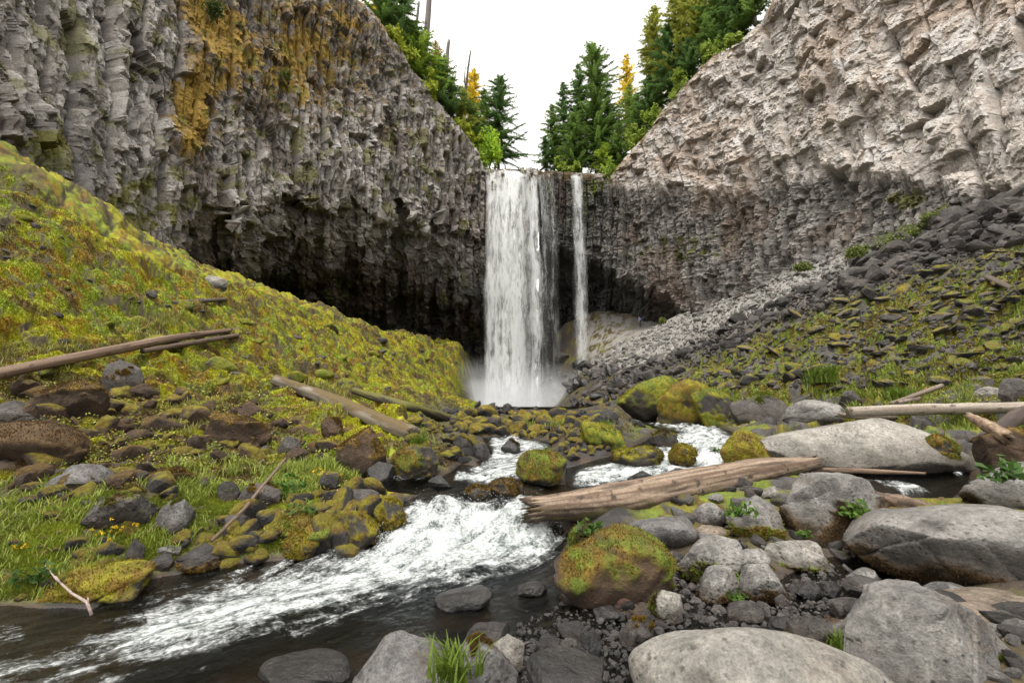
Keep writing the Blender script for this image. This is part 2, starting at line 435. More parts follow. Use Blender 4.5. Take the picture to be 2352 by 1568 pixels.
# water outlines (as seen) -> plan
POLY = [
    [(-400, 1430), (0, 1400), (210, 1400), (340, 1335), (500, 1300), (650, 1290), (740, 1265), (830, 1240), (920, 1200), (930, 1150), (1000, 1125),
     (1240, 1140), (1240, 1190), (1310, 1230), (1270, 1290), (1290, 1390), (1400, 1410), (1500, 1440), (1650, 1440), (1540, 1500), (1480, 1640), (1300, 2100), (-400, 2100)],
    [(845, 1105), (880, 1060), (920, 1070), (1010, 1100), (1060, 1070), (1180, 1085), (1200, 1115), (1300, 1115), (1300, 1075), (1400, 1050),
     (1480, 1015), (1520, 990), (1430, 970), (1450, 960), (1640, 975), (1700, 1010), (1690, 1050), (1640, 1085), (1500, 1110), (1380, 1120), (1260, 1145), (1100, 1150), (980, 1140), (900, 1135), (850, 1130)],
    [(1060, 1095), (1130, 1050), (1110, 1005), (1180, 1000), (1270, 1020), (1260, 1040), (1200, 1060), (1190, 1095)],
    [(1860, 1090), (2000, 1085), (2190, 1085), (2230, 1080), (2220, 1120), (2160, 1160), (2060, 1150), (1900, 1120)],
    [(1560, 1300), (1650, 1390), (1780, 1340), (1880, 1280), (2000, 1280), (2130, 1330), (2130, 1390), (1960, 1400), (1860, 1430), (1700, 1450), (1540, 1440)]]
def hitw(u, v):
    D = np.geomspace(1.0, 40, 500); rx, rz = ray(u, v)
    g = CZ + rz * D - ZW(rx * D, D)
    i = np.argmax(g < 0); 
    if not (g < 0).any(): i = len(D) - 1
    return np.array([rx * D[i], D[i]])
WPOLY = [np.array([hitw(*p) for p in poly]) for poly in POLY]
def seg_dist(x, y, a, b):
    dx, dy = b - a; t = np.clip(((x - a[0]) * dx + (y - a[1]) * dy) / (dx * dx + dy * dy + 1e-9), 0, 1)
    return np.hypot(x - a[0] - t * dx, y - a[1] - t * dy)
def sdf_polys(x, y, polys):
    best = np.full(x.shape, 1e3, np.float32)
    for p in polys:
        p = np.asarray(p, float); d = np.full(x.shape, 1e3); ins = np.zeros(x.shape, bool)
        for i in range(len(p)):
            a, b = p[i - 1], p[i]
            d = np.minimum(d, seg_dist(x, y, a, b))
            c = (a[1] > y) != (b[1] > y)
            ins ^= c & (x < (b[0] - a[0]) * (y - a[1]) / (b[1] - a[1] + 1e-12) + a[0])
        best = np.minimum(best, np.where(ins, -d, d))
    return best
GX = np.arange(-9, 13, .06); GY = np.arange(.4, 30, .06)
gx, gy = np.meshgrid(GX, GY, indexing='ij')
SDG = sdf_polys(gx, gy, WPOLY)
def sdw(x, y):
    fx = np.clip((x - GX[0]) / .06, 0, len(GX) - 1.01); fy = np.clip((y - GY[0]) / .06, 0, len(GY) - 1.01)
    i = fx.astype(int); j = fy.astype(int); a = fx - i; b = fy - j
    return (SDG[i, j] * (1 - a) * (1 - b) + SDG[i + 1, j] * a * (1 - b) + SDG[i, j + 1] * (1 - a) * b + SDG[i + 1, j + 1] * a * b)

# ------------------------------------------------------------------ the ground: one sheet, finest near the viewer
AZ = np.concatenate([np.radians(np.linspace(-85, -50, 60))[:-1], np.radians(np.linspace(-50, 50, 960)), np.radians(np.linspace(50, 85, 60))[1:]])
NR = 1150
LR0, LR1 = math.log(.9), math.log(100.0)
RR = np.exp(np.linspace(LR0, LR1, NR))
az, rr = np.meshgrid(AZ, RR, indexing='ij')
X = (np.sin(az) * rr).astype(np.float32); Y = (np.cos(az) * rr).astype(np.float32)
Zt = ZT(X, Y); Zw = ZW(X, Y)
pit = sst(7.8, 4.4, np.abs(X - .1)) * sst(42, 50, Y); Zt = Zt + (2.5 - Zt) * pit; SD = sdw(X, Y).astype(np.float32)
near = rr < 28
Uc, Vc = proj(X, Y, Zt)
inside = SD < 0
zin = Zw - np.minimum(.32, .05 + .45 * -SD) + .05 * (fbm(X * 3, Y * 3, 4) - .5)
zout = Zw + .28 * SD + (Zt - (Zw + .28 * SD)) * sst(0, .9, SD)
zout = np.maximum(zout, Zw + .25 * np.clip(SD, 0, .3))
Zb = np.where(near, np.where(inside, zin, zout), Zt)
# rubble and moss lumps
farl = sst(25, 40, rr)
leftw = sst(1050 + 75 * farl, 900 + 190 * farl, Uc) * (1 - sst(75, 90, rr))
rightw = sst(1400, 1500, Uc)
cent = np.clip(1 - leftw - rightw, 0, 1)
wx = X + .5 * (fbm(X * .8, Y * .8, 1) - .5); wy = Y + .5 * (fbm(X * .8, Y * .8, 2) - .5)
def lumps(sc, seed):
    d1, d2, i, j, dx, dy = voro(wx / sc, wy / sc, seed)
    r = h2(i, j, seed + 7)
    return sc * (np.clip(1 - d1 * d1 * 1.6, 0, 1) ** .7) * (.25 + .75 * r), r, d2 - d1
L1, r1, e1 = lumps(1.7, 11); L2, r2, e2 = lumps(.75, 12); L3, r3, e3 = lumps(.3, 13)
fd = 1 - .75 * sst(14, 34, rr)
L3 = L3 * fd; L4, r4, e4 = lumps(3.0, 14)
A1, q1, _ = facets(wx / 1.5, wy / 1.2, 31, 1.0, 1.4); A2, q2, _ = facets(wx / .6, wy / .55, 32, .45, .6); A3, q3, _ = facets(wx / .25, wy / .25, 33, .18, .25); A3 = A3 * fd
shore = sst(.05, .9, SD) * near + (1 - near)
steep = sst(9, 16, rr)
bil = 1 - np.abs(2 * fbm(X / 1.3, Y / 1.3, 15, 5) - 1) * 2.2
mossy = .22 * L4 * sst(12, 25, rr) + .42 * L1 * steep + .12 * A1 * steep + .40 * L2 * (.35 + .65 * steep) + .2 * A2 * (.35 + .65 * steep) + .34 * L3 + .22 * A3 + .3 * bil * steep + .12 * (fbm(X * 6, Y * 6, 6) - .5)
# moss humps get long and hummocky on the far mound
stony = .62 * A1 * steep + .6 * A2 * (.3 + .7 * steep) + .6 * A3
cen = .28 * L2 + .3 * L3 + .15 * A2
sand = sst(0, 1, np.clip(1 - sdf_polys(Uc, Vc, [[(1330, 700), (1580, 690), (1620, 720), (1480, 800), (1350, 770)]]) / 25, 0, 1))
det = (1 - .8 * pit) * (mossy * leftw + stony * rightw + cen * cent) * (1 - .85 * sand)
det = det * np.where(Vc > 1060, .55, 1)
Zb = Zb + det * np.where(inside & near, .12, shore)
gyx = np.gradient(Zb, axis=1) / np.gradient(rr, axis=1); gza = np.gradient(Zb, axis=0) / (np.gradient(az, axis=0) * rr)
slope = np.sqrt(gyx ** 2 + gza ** 2)
up = 1 / np.sqrt(1 + slope ** 2)
Ug, Vg = proj(X, Y, Zb)
n_a = fbm(X * .9, Y * .9, 41, 5); n_b = fbm(X * 3.1, Y * 3.1, 42, 4); n_c = fbm(X * 9, Y * 9, 43, 3)
C = np.zeros(X.shape + (3,), np.float32)
rockc = np.stack([.075 + .09 * q3, .07 + .085 * q3, .068 + .082 * q3], -1)
C[:] = rockc * .62
moss_y = np.array([.345, .345, .010]); moss_g = np.array([.22, .28, .016]); moss_o = np.array([.27, .15, .012]); brown = np.array([.085, .048, .022])
mcol = mixc(np.zeros_like(C) + moss_y, moss_g, sst(.35, .65, n_a)); mcol = mixc(mcol, moss_o, sst(.50, .66, n_b) * .85); mcol = mixc(mcol, (.10, .062, .025), sst(.54, .64, fbm(X * 1.7 + 40, Y * 1.7, 46, 5)) * .8)
bl = sst(880, 960, Vg + 60 * (n_a - .5)) * sst(700, 600, Ug)                    # brown dead-moss belt on the left bank
mcol = mixc(mcol, brown, bl * sst(.35, .55, n_b * .5 + n_a * .5) * .9)
grs = sst(1090, 1150, Vg + 120 * (n_a - .5)) * sst(900, 760, Ug)
mcol = mixc(mcol, (.2, .26, .025), grs * .8)
gap = sst(.16, .03, e2) * .8 + sst(.12, .02, e1) * steep  # dark gaps between the humps: bare soil plus shade painted into the colour
gap = np.clip(gap * sst(.4, .55, n_c * .5 + n_a * .5) + sst(.06, -.16, mossy - .36 * steep - .05 + .25 * (n_b - .5)) * .9, 0, 1)
cover = leftw * np.clip(sst(.36, .52, n_b * .6 + up * .35 + .05 + .12 * r2), 0, 1)
cover = np.maximum(cover, leftw * sst(.3, .45, up * .6 + n_b * .2 - .1) * sst(950, 850, Vg))
C = mixc(C, (.045, .027, .014), leftw * .9)
cover = cover * (1 - .9 * np.clip(gap, 0, 1)) * (1 - .75 * sst(.60, .66, n_b) * sst(800, 1000, Vg))
cen_c = cent * sst(.45, .62, n_a * .7 + n_b * .5 - .08)
grn_r = sst(-15, 60, (Vg - np.interp(Ug, [1400, 1480, 1700, 1810, 1912, 2050, 2200, 2352], [885, 850, 755, 700, 675, 620, 585, 530]))) 
cov_r = rightw * grn_r * sst(.435, .53, n_a * .6 + n_b * .5)
mr = mixc(np.zeros_like(C) + np.array([.19, .175, .016]), (.11, .075, .025), sst(.45, .65, n_c)); mr = mixc(mr, (.15, .19, .022), sst(.5, .65, n_b))
C = mixc(C, (.055, .04, .03), rightw * sst(.45, .6, n_b) * .6)
scr_d = sdf_polys(Ug, Vg, [[(1330, 700), (1580, 690), (1700, 680), (1850, 605), (1990, 570), (1960, 620), (1800, 700), (1620, 770), (1480, 850), (1400, 845), (1340, 845)]])
scr = sst(25, -20, scr_d + 30 * (n_b - .5))
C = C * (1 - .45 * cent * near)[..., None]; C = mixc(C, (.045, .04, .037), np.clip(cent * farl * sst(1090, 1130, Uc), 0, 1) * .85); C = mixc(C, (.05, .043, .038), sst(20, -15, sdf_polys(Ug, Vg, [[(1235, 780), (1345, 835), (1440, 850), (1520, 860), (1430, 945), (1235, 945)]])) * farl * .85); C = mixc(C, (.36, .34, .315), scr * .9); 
C = C * 1.0; C = mixc(C, (.27, .235, .20), sand * sst(.3, .7, n_a) * .7 * sst(760, 700, Vg))
C = mixc(C, mcol, 0 * cover) * (1 - cover)[..., None] + mcol * cover[..., None]
C = C * (1 - cov_r * (1 - scr))[..., None] + mr * (cov_r * (1 - scr))[..., None]
mc2 = mixc(np.zeros_like(C) + np.array([.17, .16, .014]), (.08, .05, .02), sst(.4, .6, n_b))
C = C * (1 - cen_c)[..., None] + mc2 * cen_c[..., None]
wet = np.where(near, sst(.35, .02, SD), 0) * np.where(Ug > 1250, 1, sst(.22, .02, SD))
bed = mixc(np.zeros_like(C) + np.array([.07, .045, .028]), (.035, .03, .028), sst(.4, .6, n_b))
C = C * (1 - wet)[..., None] + bed * wet[..., None]
fg = sst(1380, 1440, Vg) * sst(1200, 1300, Ug) + sst(1180, 1260, Vg) * sst(1350, 1450, Ug)
C = mixc(C, (.085, .06, .042), np.clip(fg, 0, 1) * .8)
wetend = np.clip(pit * 1.6, 0, 1) * farl * sst(.35, .6, n_b * .5 + pit * .6); C = mixc(C, (.05, .05, .025), wetend * .8)
COVER = np.clip(cover + .8 * cov_r + .8 * cen_c, 0, 1) * (1 - wet)
dry = np.clip(1 - .8 * wet, 0, 1)
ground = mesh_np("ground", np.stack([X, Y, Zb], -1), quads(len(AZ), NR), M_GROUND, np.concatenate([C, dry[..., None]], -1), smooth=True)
tag(ground, "mossy rubble slopes and stream banks of the gorge", kind="structure")

LAZ = AZ
def gz(x, y, arr=None):
    arr = Zb if arr is None else arr
    a = np.arctan2(x, y); fa = np.interp(a, AZ, np.arange(len(AZ))); r = np.hypot(x, y)
    fr_ = np.clip((np.log(np.maximum(r, .9)) - LR0) / (LR1 - LR0) * (NR - 1), 0, NR - 1.01)
    i = np.clip(fa.astype(int), 0, len(AZ) - 2); j = fr_.astype(int); s = fa - i; t_ = fr_ - j
    return arr[i, j] * (1 - s) * (1 - t_) + arr[i + 1, j] * s * (1 - t_) + arr[i, j + 1] * (1 - s) * t_ + arr[i + 1, j + 1] * s * t_
def hit(u, v, water=True):
    """where the lines of sight (u, v) first meet ground or water"""
    u = np.atleast_1d(np.asarray(u, float)); v = np.atleast_1d(np.asarray(v, float))
    D = np.geomspace(1.15, 84, 420); rx, rz = ray(u, v)
    out = np.zeros((len(u), 3)); done = np.zeros(len(u), bool)
    for k in range(0, len(u), 20000):
        sl_ = slice(k, k + 20000)
        x = rx[sl_, None] * D; z = CZ + rz[sl_, None] * D; y = D + 0 * x
        g = gz(x, y)
        if water:
            s = sdw(x, y); g = np.where((s < 0) & (D < 28), np.maximum(g, ZW(x, y)), g)
        b = z < g; i = np.argmax(b, 1); i = np.where(b.any(1), i, len(D) - 1)
        i = np.maximum(i, 1); k_ = np.arange(len(i)); ga = (z - g)[k_, i - 1]; gb = (z - g)[k_, i]
        f_ = np.clip(ga / np.maximum(ga - gb, 1e-6), 0, 1); d = D[i - 1] + (D[i] - D[i - 1]) * f_; xx = rx[sl_] * d
        out[sl_] = np.stack([xx, d, gz(xx, d)], -1); done[sl_] = b.any(1)
    return out, done

# ------------------------------------------------------------------ cliffs
def cliff(name, us, vtop_pts, vbot_pts, Dtab, side, nrow):
    us = np.asarray(us, float); n = len(us)
    kk = np.linspace(us[0] - 300, us[-1] + 300, 3000)
    dk = np.interp(kk, *zip(*Dtab)); ker = np.hanning(140); ker /= ker.sum()
    dk = np.convolve(np.pad(dk, 200, mode='edge'), ker, 'same')[200:-200]
    Df = dm(np.interp(us, kk, dk))
    vt = np.interp(us, *zip(*vtop_pts)); vb = np.interp(us, *zip(*vbot_pts))
    t = np.linspace(0, 1, nrow)
    u = np.repeat(us[:, None], nrow, 1); v = vt[:, None] + (vb - vt)[:, None] * t[None]
    D = Df[:, None] * (1 + .10 * np.clip((400 - v) / 1000, -.05, 1.2))
    if side == 'L':
        lip = np.interp(us, [300, 380, 440, 480, 540, 600, 680, 760, 850, 930, 1000, 1060, 1110, 1240], [640, 600, 510, 478, 505, 475, 455, 480, 482, 492, 520, 545, 560, 560])
        lip = lip + 45 * (fbm(us / 42, us * 0, 77) - .5) * 2 + 22 * (h2(np.floor(us / 13), us * 0, 5) - .5)
        cm = sst(360, 540, us)
        wob = 50 * (fbm(u / 30, v / 50, 87) - .5)
        cave = (1.6 * sst(0, 12, v - lip[:, None]) + 4.5 * sst(10, 170, v - lip[:, None] + wob) + 11 * sst(130, 290, v - lip[:, None] + wob)) * cm[:, None]
    else:
        lip = np.interp(us, [1240, 1300, 1345, 1400, 1470, 1530, 1580, 1700], [545, 560, 590, 612, 645, 672, 705, 760])
        lip = lip + 22 * (fbm(us / 40, us * 0, 78) - .5) * 2 + 12 * (h2(np.floor(us / 12), us * 0, 6) - .5)
        cm = sst(1640, 1520, us)
        cave = (5 * sst(0, 60, v - lip[:, None]) + 8 * sst(40, 150, v - lip[:, None])) * cm[:, None]
    caveD = cave
    D = D + cave
    B = P(u, v, D)
    sx = np.concatenate([[0], np.cumsum(np.hypot(np.diff(B[:, nrow // 3, 0]), np.diff(B[:, nrow // 3, 1])))])
    s = np.repeat(sx[:, None], nrow, 1); z = B[..., 2] - .8 * cave
    gu = np.gradient(B, axis=0); gv = np.gradient(B, axis=1)
    nn = np.cross(gv, gu); nn /= np.linalg.norm(nn, axis=-1)[..., None] + 1e-9
    toc = np.array([0, 0, CZ]) - B
    nn *= np.sign((nn * toc).sum(-1))[..., None]
    wz = z + .7 * (fbm(s / 4, z / 4, 51, 2) - .5) * 2; ws = s + .9 * (fbm(s / 2.5, z / 4, 52) - .5) * 2
    big = (fbm(s / 8, z / 8, 53) - .5) * 2
    ws = s + .35 * (fbm(s / 4, z / 6, 52, 2) - .5) * 2
    wc = s + .5 * (fbm(s / 9, z / 7, 57) - .5) * 2 + .03 * (fbm(s / .8, z / 1.1, 58) - .5) * 2; wzz = z + .15 * (fbm(s / 1.5, z / 1.5, 59) - .5)
    c1, k1, ee1 = columns(wc, wzz, 1.15, 4.2, 61, 1.25)
    c2, k2, ee2 = columns(wc + .3 * k1, wzz, .55, 1.3, 62, .5)
    c3, k3, ee3 = facets(ws / .38, wz / .5, 63, .3, .45)
    c4, k4, _ = facets(ws / .17, wz / .2, 64, .1, .14)
    f5, k5, _ = facets(ws / .9, wz / 1.1, 68, .5, .8)
    brk = sst(.36, .54, fbm(s / 4.5, z / 3.5, 69))
    colm = 1.3 * big + c1 + .8 * c2 * (1 - .6 * brk) + 1.25 * f5 * brk + .6 * c3 + .5 * c4
    if side == 'L':
        d = colm * (1 - .35 * sst(0, 1, caveD / 12)) - .75 * sst(.16, .02, ee1) - .5 * sst(.13, .02, ee2) * sst(.4, .6, fbm(s / 2, z / 2, 88))
        d = d * np.interp(us, [0, 300, 600], [.75, .85, 1])[:, None]
        led = np.ones_like(d)
    else:
        ledge = np.interp(us, [1240, 1440, 1600, 1700, 1900, 2100, 2352, 2500], [360, 440, 450, 450, 395, 415, 450, 450]) + 18 * (fbm(us / 60, us * 0, 79) - .5)
        led = sst(-25, 25, v - ledge[:, None] + 30 * (fbm(s / 2, z / 2, 71) - .5))
        l1, kk1, eL = columns(ws + .22 * wz + .25 * (fbm(s / 1.3, z / 1.3, 92) - .5), wz + .15 * ws, 2.3, 2.2, 65, 1.15, .05, .7)
        l2, kk2, eM = columns(ws - .15 * wz + .5 * kk1, wz + .2 * ws, 1.0, .85, 66, .5, .05, .8)
        l3, kk3, _ = facets(ws / 2.2, wz / .42, 67, .35, .3)
        f6, _, _ = facets((ws + .2 * wz) / 1.7, wz / 1.2, 93, .6, .9)
        smooth_f = .9 * big + .75 * l1 + .5 * l2 + .3 * f6 + .45 * c3 + .5 * c4 - .45 * sst(.10, .02, eL) * sst(.45, .6, fbm(s / 3, z / 3, 99))
        lay = 1.0 * big + .8 * c1 + .8 * c2 + .75 * c3 + .7 * l3 + .5 * c4
        d = smooth_f * (1 - led) + (lay - .6) * led - .5 * sst(.12, .02, ee2) * led * sst(.4, .6, fbm(s / 2, z / 2, 88)) - .6 * sst(.14, .02, ee1) * led
        d = d * np.interp(us, [1700, 2100, 2352], [1, .85, .7])[:, None]
    top = sst(0, .04, t)[None]
    d = d * (.35 + .65 * top)
    Q = B + nn * d[..., None]
    gu = np.gradient(Q, axis=0); gv = np.gradient(Q, axis=1)
    n2 = np.cross(gv, gu); n2 /= np.linalg.norm(n2, axis=-1)[..., None] + 1e-9
    n2 *= np.sign((n2 * toc).sum(-1))[..., None]
    upf = n2[..., 2]
    na = fbm(s / 2.2, z / 3.2, 81, 5); nb = fbm(s / .7, z / .9, 82, 4); nc = fbm(s / 6, z / 6, 83, 4)
    g = .55 + .9 * (.45 * k2 + .35 * k3 + .2 * k1)
    if side == 'L':
        Cc = g[..., None] * np.array([.33, .302, .276])
        Cc = mixc(Cc, (.62, .59, .565), sst(.50, .70, nb * .5 + k2 * .5) * .8)
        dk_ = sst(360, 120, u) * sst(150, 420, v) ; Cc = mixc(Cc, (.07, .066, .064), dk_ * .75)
        Cc = mixc(Cc, (.15, .115, .095), sst(.55, .7, nc) * .5)
        om = np.exp(-((u - 455 - 25 * np.sin(v / 70)) / 55) ** 2) * sst(440, 330, v) * .9 + np.exp(-((u - 690) / 270) ** 2 - ((v - 110) / 210) ** 2) * .95 + np.exp(-((u - 1010) / 140) ** 2 - ((v - 330) / 80) ** 2) * .35
        om = np.clip(om, 0, 1)
        mk = sst(.50, .64, om * .36 + nb * .55 + .14 * upf + .05)
        mk2 = sst(.555, .67, om * .38 + na * .35 + nb * .22 + .08 * upf)
        Cc = mixc(Cc, (.20, .125, .035), mk * .85); Cc = mixc(Cc, (.40, .25, .025), mk2 * .8); Cc = mixc(Cc, (.20, .20, .03), sst(.60, .68, fbm(s / 1.5, z / 1.5, 90, 5)) * .6 * sst(2, 0, caveD))
        gm = np.exp(-((u - 330) / 150) ** 2 - ((v - 470) / 110) ** 2) + np.exp(-((u - 90) / 130) ** 2 - ((v - 330) / 45) ** 2) + .6 * np.exp(-((u - 700) / 60) ** 2 - ((v - 600) / 120) ** 2)
        Cc = mixc(Cc, (.15, .145, .02), sst(.58, .68, gm * .4 + nb * .6) * .9)
        cd = sst(.2, 6, caveD); Cc = Cc * (1 - .5 * cd - .3 * sst(3, 8, caveD))[..., None] ; Cc = mixc(Cc, (.12, .075, .05), cd * .5 * sst(.3, .6, nc))  # rock painted darker with cave depth, the cave's shade put into its colour
        Cc = mixc(Cc, (.09, .10, .012), cd * sst(.64, .72, fbm(s / 1.2, z / 5, 84)) * .6)
    else:
        Cc = (.65 + .7 * (.5 * kk1 + .3 * k3 + .2 * kk2))[..., None] * np.array([.54, .485, .44])
        Cc = mixc(Cc, (.46, .335, .245), sst(.45, .66, nc * .6 + na * .4) * .55)
        Cc = mixc(Cc, (.66, .635, .625), sst(.52, .64, nb * .55 + kk2 * .25 + .18 * upf + .08) * .7)
        Cl = g[..., None] * np.array([.235, .22, .205]); Cl = mixc(Cl, (.22, .155, .12), sst(.5, .66, nc) * .6); Cl = mixc(Cl, (.38, .365, .35), sst(.58, .74, nb) * .5)
        Cc = Cc * (1 - led)[..., None] + Cl * led[..., None]
        rim = sst(.07, .0, t)[None] * sst(.4, .55, nb); Cc = mixc(Cc, (.22, .135, .03), rim * .8)
        gm = np.exp(-((u - 1550) / 220) ** 2 - ((v - 560) / 60) ** 2) + np.exp(-((u - 2060) / 90) ** 2 - ((v - 455) / 45) ** 2) * 1.2
        Cc = mixc(Cc, (.11, .11, .018), led * sst(.60, .69, gm * .33 + nb * .6) * .9)
        wetc = sst(1460, 1340, u) * sst(395, 420, v); Cc = Cc * (1 - .55 * wetc)[..., None]
        Cc = mixc(Cc, (.10, .11, .015), wetc * sst(.55, .66, fbm(s / .5, z / 3, 85)) * sst(560, 470, v) * .8)
        cd = sst(.2, 5, caveD); Cc = Cc * (1 - .62 * cd)[..., None]  # shade of the recess likewise painted into the rock colour
    # ground running back from the rim
    ext = []; cext = []
    for bk in (30., 16., 8., 3., 1.):
        p = Q[:, 0].copy(); hd = p[:, :2] / np.linalg.norm(p[:, :2], axis=1)[:, None]
        rz = (p[:, 2] - CZ) / np.linalg.norm(p[:, :2], axis=1)
        p[:, :2] += hd * bk; p[:, 2] += bk * rz * .55 + .5 * (fbm(sx / 2 + bk, sx * 0, 3) - .5)
        ext.append(p); cext.append(np.tile(np.array([.10, .085, .03]), (n, 1)))
    Q = np.concatenate([np.stack(ext, 1), Q], 1); Cc = np.concatenate([np.stack(cext, 1), Cc], 1)
    al = np.concatenate([np.ones((n, 5)), 1 - .45 * sst(1, 8, caveD)], 1)
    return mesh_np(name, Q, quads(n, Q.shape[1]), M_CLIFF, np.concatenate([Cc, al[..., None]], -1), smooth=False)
def usamp(a, b, lo, hi):
    c = []
    if a < lo: c.append(np.arange(a, lo, 7.0))
    c.append(np.arange(max(a, lo), min(b, hi), 1.75))
    if b > hi: c.append(np.arange(hi, b + .1, 7.0))
    return np.concatenate(c)
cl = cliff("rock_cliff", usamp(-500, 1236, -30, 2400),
      [(-500, -500), (0, -480), (400, -400), (650, -200), (820, 0), (870, 50), (930, 130), (1000, 230), (1060, 300), (1098, 350), (1112, 388), (1240, 388)],
      [(-500, 330), (-100, 430), (0, 480), (150, 590), (340, 710), (540, 790), (700, 840), (1000, 900), (1110, 910), (1240, 950)],
      [(-900, 11), (-300, 16), (0, 20.8), (250, 28), (500, 36), (800, 47), (1000, 55), (1100, 58.5), (1240, 59.3), (1600, 59.3)], 'L', 430)
tag(cl, "dark columnar basalt cliff with orange moss and a deep cave under it", kind="structure")
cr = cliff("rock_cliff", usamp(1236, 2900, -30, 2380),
      [(1230, 390), (1345, 396), (1405, 402), (1440, 360), (1500, 290), (1545, 225), (1640, 130), (1700, 100), (1745, 50), (1775, 0), (1850, -120), (2100, -420), (2400, -520), (2900, -520)],
      [(1230, 950), (1350, 900), (1450, 850), (1560, 800), (1700, 750), (1830, 680), (2000, 630), (2180, 560), (2352, 510), (2900, 330)],
      [(900, 59.3), (1240, 59.3), (1345, 59.5), (1440, 57.5), (1560, 52.5), (1700, 45.5), (1830, 39), (2000, 32), (2180, 26.8), (2352, 22.8), (2700, 17), (3100, 13)], 'R', 430)
tag(cr, "pale pinkish grey cliff with layered columns along its lower half", kind="structure")

# ------------------------------------------------------------------ stream water
rows = RR < 27
ja = np.arange(len(AZ)); jr = np.where(rows)[0]
Xw = X[:, jr]; Yw = Y[:, jr]; zw = Zw[:, jr].copy(); sw = SD[:, jr]
Uw, Vw = proj(Xw, Yw, zw)
CLINE = np.array([hitw(*p) for p in ((1440, 967), (1560, 985), (1655, 1010), (1600, 1060), (1450, 1090), (1300, 1118), (1150, 1160), (1060, 1235), (900, 1300), (650, 1390), (350, 1470), (0, 1560), (-300, 1660))])
seglen = np.hypot(*np.diff(CLINE, axis=0).T); cum = np.concatenate([[0], np.cumsum(seglen)])
bd = np.full(Xw.shape, 1e3); fs_ = np.zeros(Xw.shape); fn_ = np.zeros(Xw.shape)
for i in range(len(CLINE) - 1):
    a, b = CLINE[i], CLINE[i + 1]; d = (b - a) / seglen[i]
    tt = (Xw - a[0]) * d[0] + (Yw - a[1]) * d[1]; tc_ = np.clip(tt, 0, seglen[i])
    dd = np.hypot(Xw - a[0] - tc_ * d[0], Yw - a[1] - tc_ * d[1])
    m = dd < bd; bd = np.where(m, dd, bd); fs_ = np.where(m, cum[i] + tc_, fs_)
    fn_ = np.where(m, np.sign((Xw - a[0]) * d[1] - (Yw - a[1]) * d[0]) * dd, fn_)
FO = [([(330, 1390), (560, 1312), (740, 1272), (880, 1225), (925, 1190), (950, 1150), (1230, 1138), (1200, 1195), (1300, 1235), (1265, 1290), (1130, 1325), (960, 1360), (700, 1435), (480, 1500), (280, 1530), (200, 1470)], 75, .82),
      ([(960, 1150), (1230, 1140), (1210, 1195), (1295, 1235), (1240, 1285), (1050, 1320), (880, 1340), (780, 1290), (920, 1215)], 40, .95),
      ([(-60, 1490), (150, 1475), (320, 1575), (-60, 1600)], 40, .5),
      ([(330, 1400), (700, 1430), (480, 1500), (100, 1590), (-100, 1600), (150, 1480)], 60, .48),
      ([(1450, 965), (1640, 975), (1695, 1010), (1680, 1060), (1640, 1085), (1500, 1105), (1310, 1112), (1330, 1078), (1490, 1048), (1530, 1010), (1560, 992)], 16, .8),
      ([(1060, 1100), (1080, 1075), (1130, 1050), (1120, 1005), (1180, 1000), (1265, 1022), (1250, 1042), (1205, 1058), (1190, 1098)], 12, .72),
      ([(870, 1062), (905, 1070), (990, 1100), (890, 1106)], 10, .9),
      ([(1050, 1080), (1120, 1082), (1180, 1090), (1170, 1106), (1040, 1106)], 8, .8),
      ([(1990, 1105), (2060, 1100), (2170, 1130), (2080, 1140)], 14, .6),
      ([(2170, 1085), (2215, 1080), (2205, 1100)], 6, .6), ([(0, 1420), (60, 1420), (60, 1470), (-40, 1480)], 20, .45)]
foam = np.zeros(Xw.shape)
for poly, soft, wgt in FO:
    foam = np.maximum(foam, wgt * sst(soft, -soft, sdf_polys(Uw, Vw, [poly])))
turb = np.clip(foam, 0, 1)
lipz = sst(0, 1, np.exp(-((Vw - 1200) / 70) ** 2) * sst(880, 980, Uw) * sst(1330, 1240, Uw))
wav = .09 * (fbm(fs_ * 1.1, fn_ * 2.2, 5, 4) - .5) * (.35 + 1.6 * turb) + (.28 * (fbm(fs_ * 1.4, fn_ * 2.8, 9, 6) - .45)) * turb + .42 * lipz * (fbm(fs_ * 1.5, fn_ * 3.5, 19, 5) - .45)
zw = zw + wav * (.6 + .4 * np.clip(rr[:, jr] / 8, 0, 1.5)) + .012 * (fbm(fs_ * 6, fn_ * 9, 29, 3) - .5)
gate = (sw < .35)
Q = quads(len(AZ), len(jr)); ok = gate.ravel()[Q].any(1); Q = Q[ok]
used, inv = np.unique(Q, return_inverse=True)
wat = mesh_np("stream_water", np.stack([Xw, Yw, zw], -1).reshape(-1, 3)[used], inv.reshape(-1, 4), M_WATER, None, True,
              attrs={"foam": foam.ravel()[used], "fs": fs_.ravel()[used], "fn": fn_.ravel()[used]})
tag(wat, "white rushing stream tumbling between mossy boulders", kind="structure")
pv = P(np.array([1000, 1440, 1440, 1000]), np.array([930] * 4), np.array([45., 45, 68, 68])); pv[:, 2] = 2.55
pw = mesh_np("plunge_pool_water", pv, np.array([[0, 1, 2, 3]]), M_WATER, None, False, attrs={"foam": np.full(4, .7), "fs": pv[:, 1], "fn": pv[:, 0]})
tag(pw, "pool under the waterfall", kind="structure")

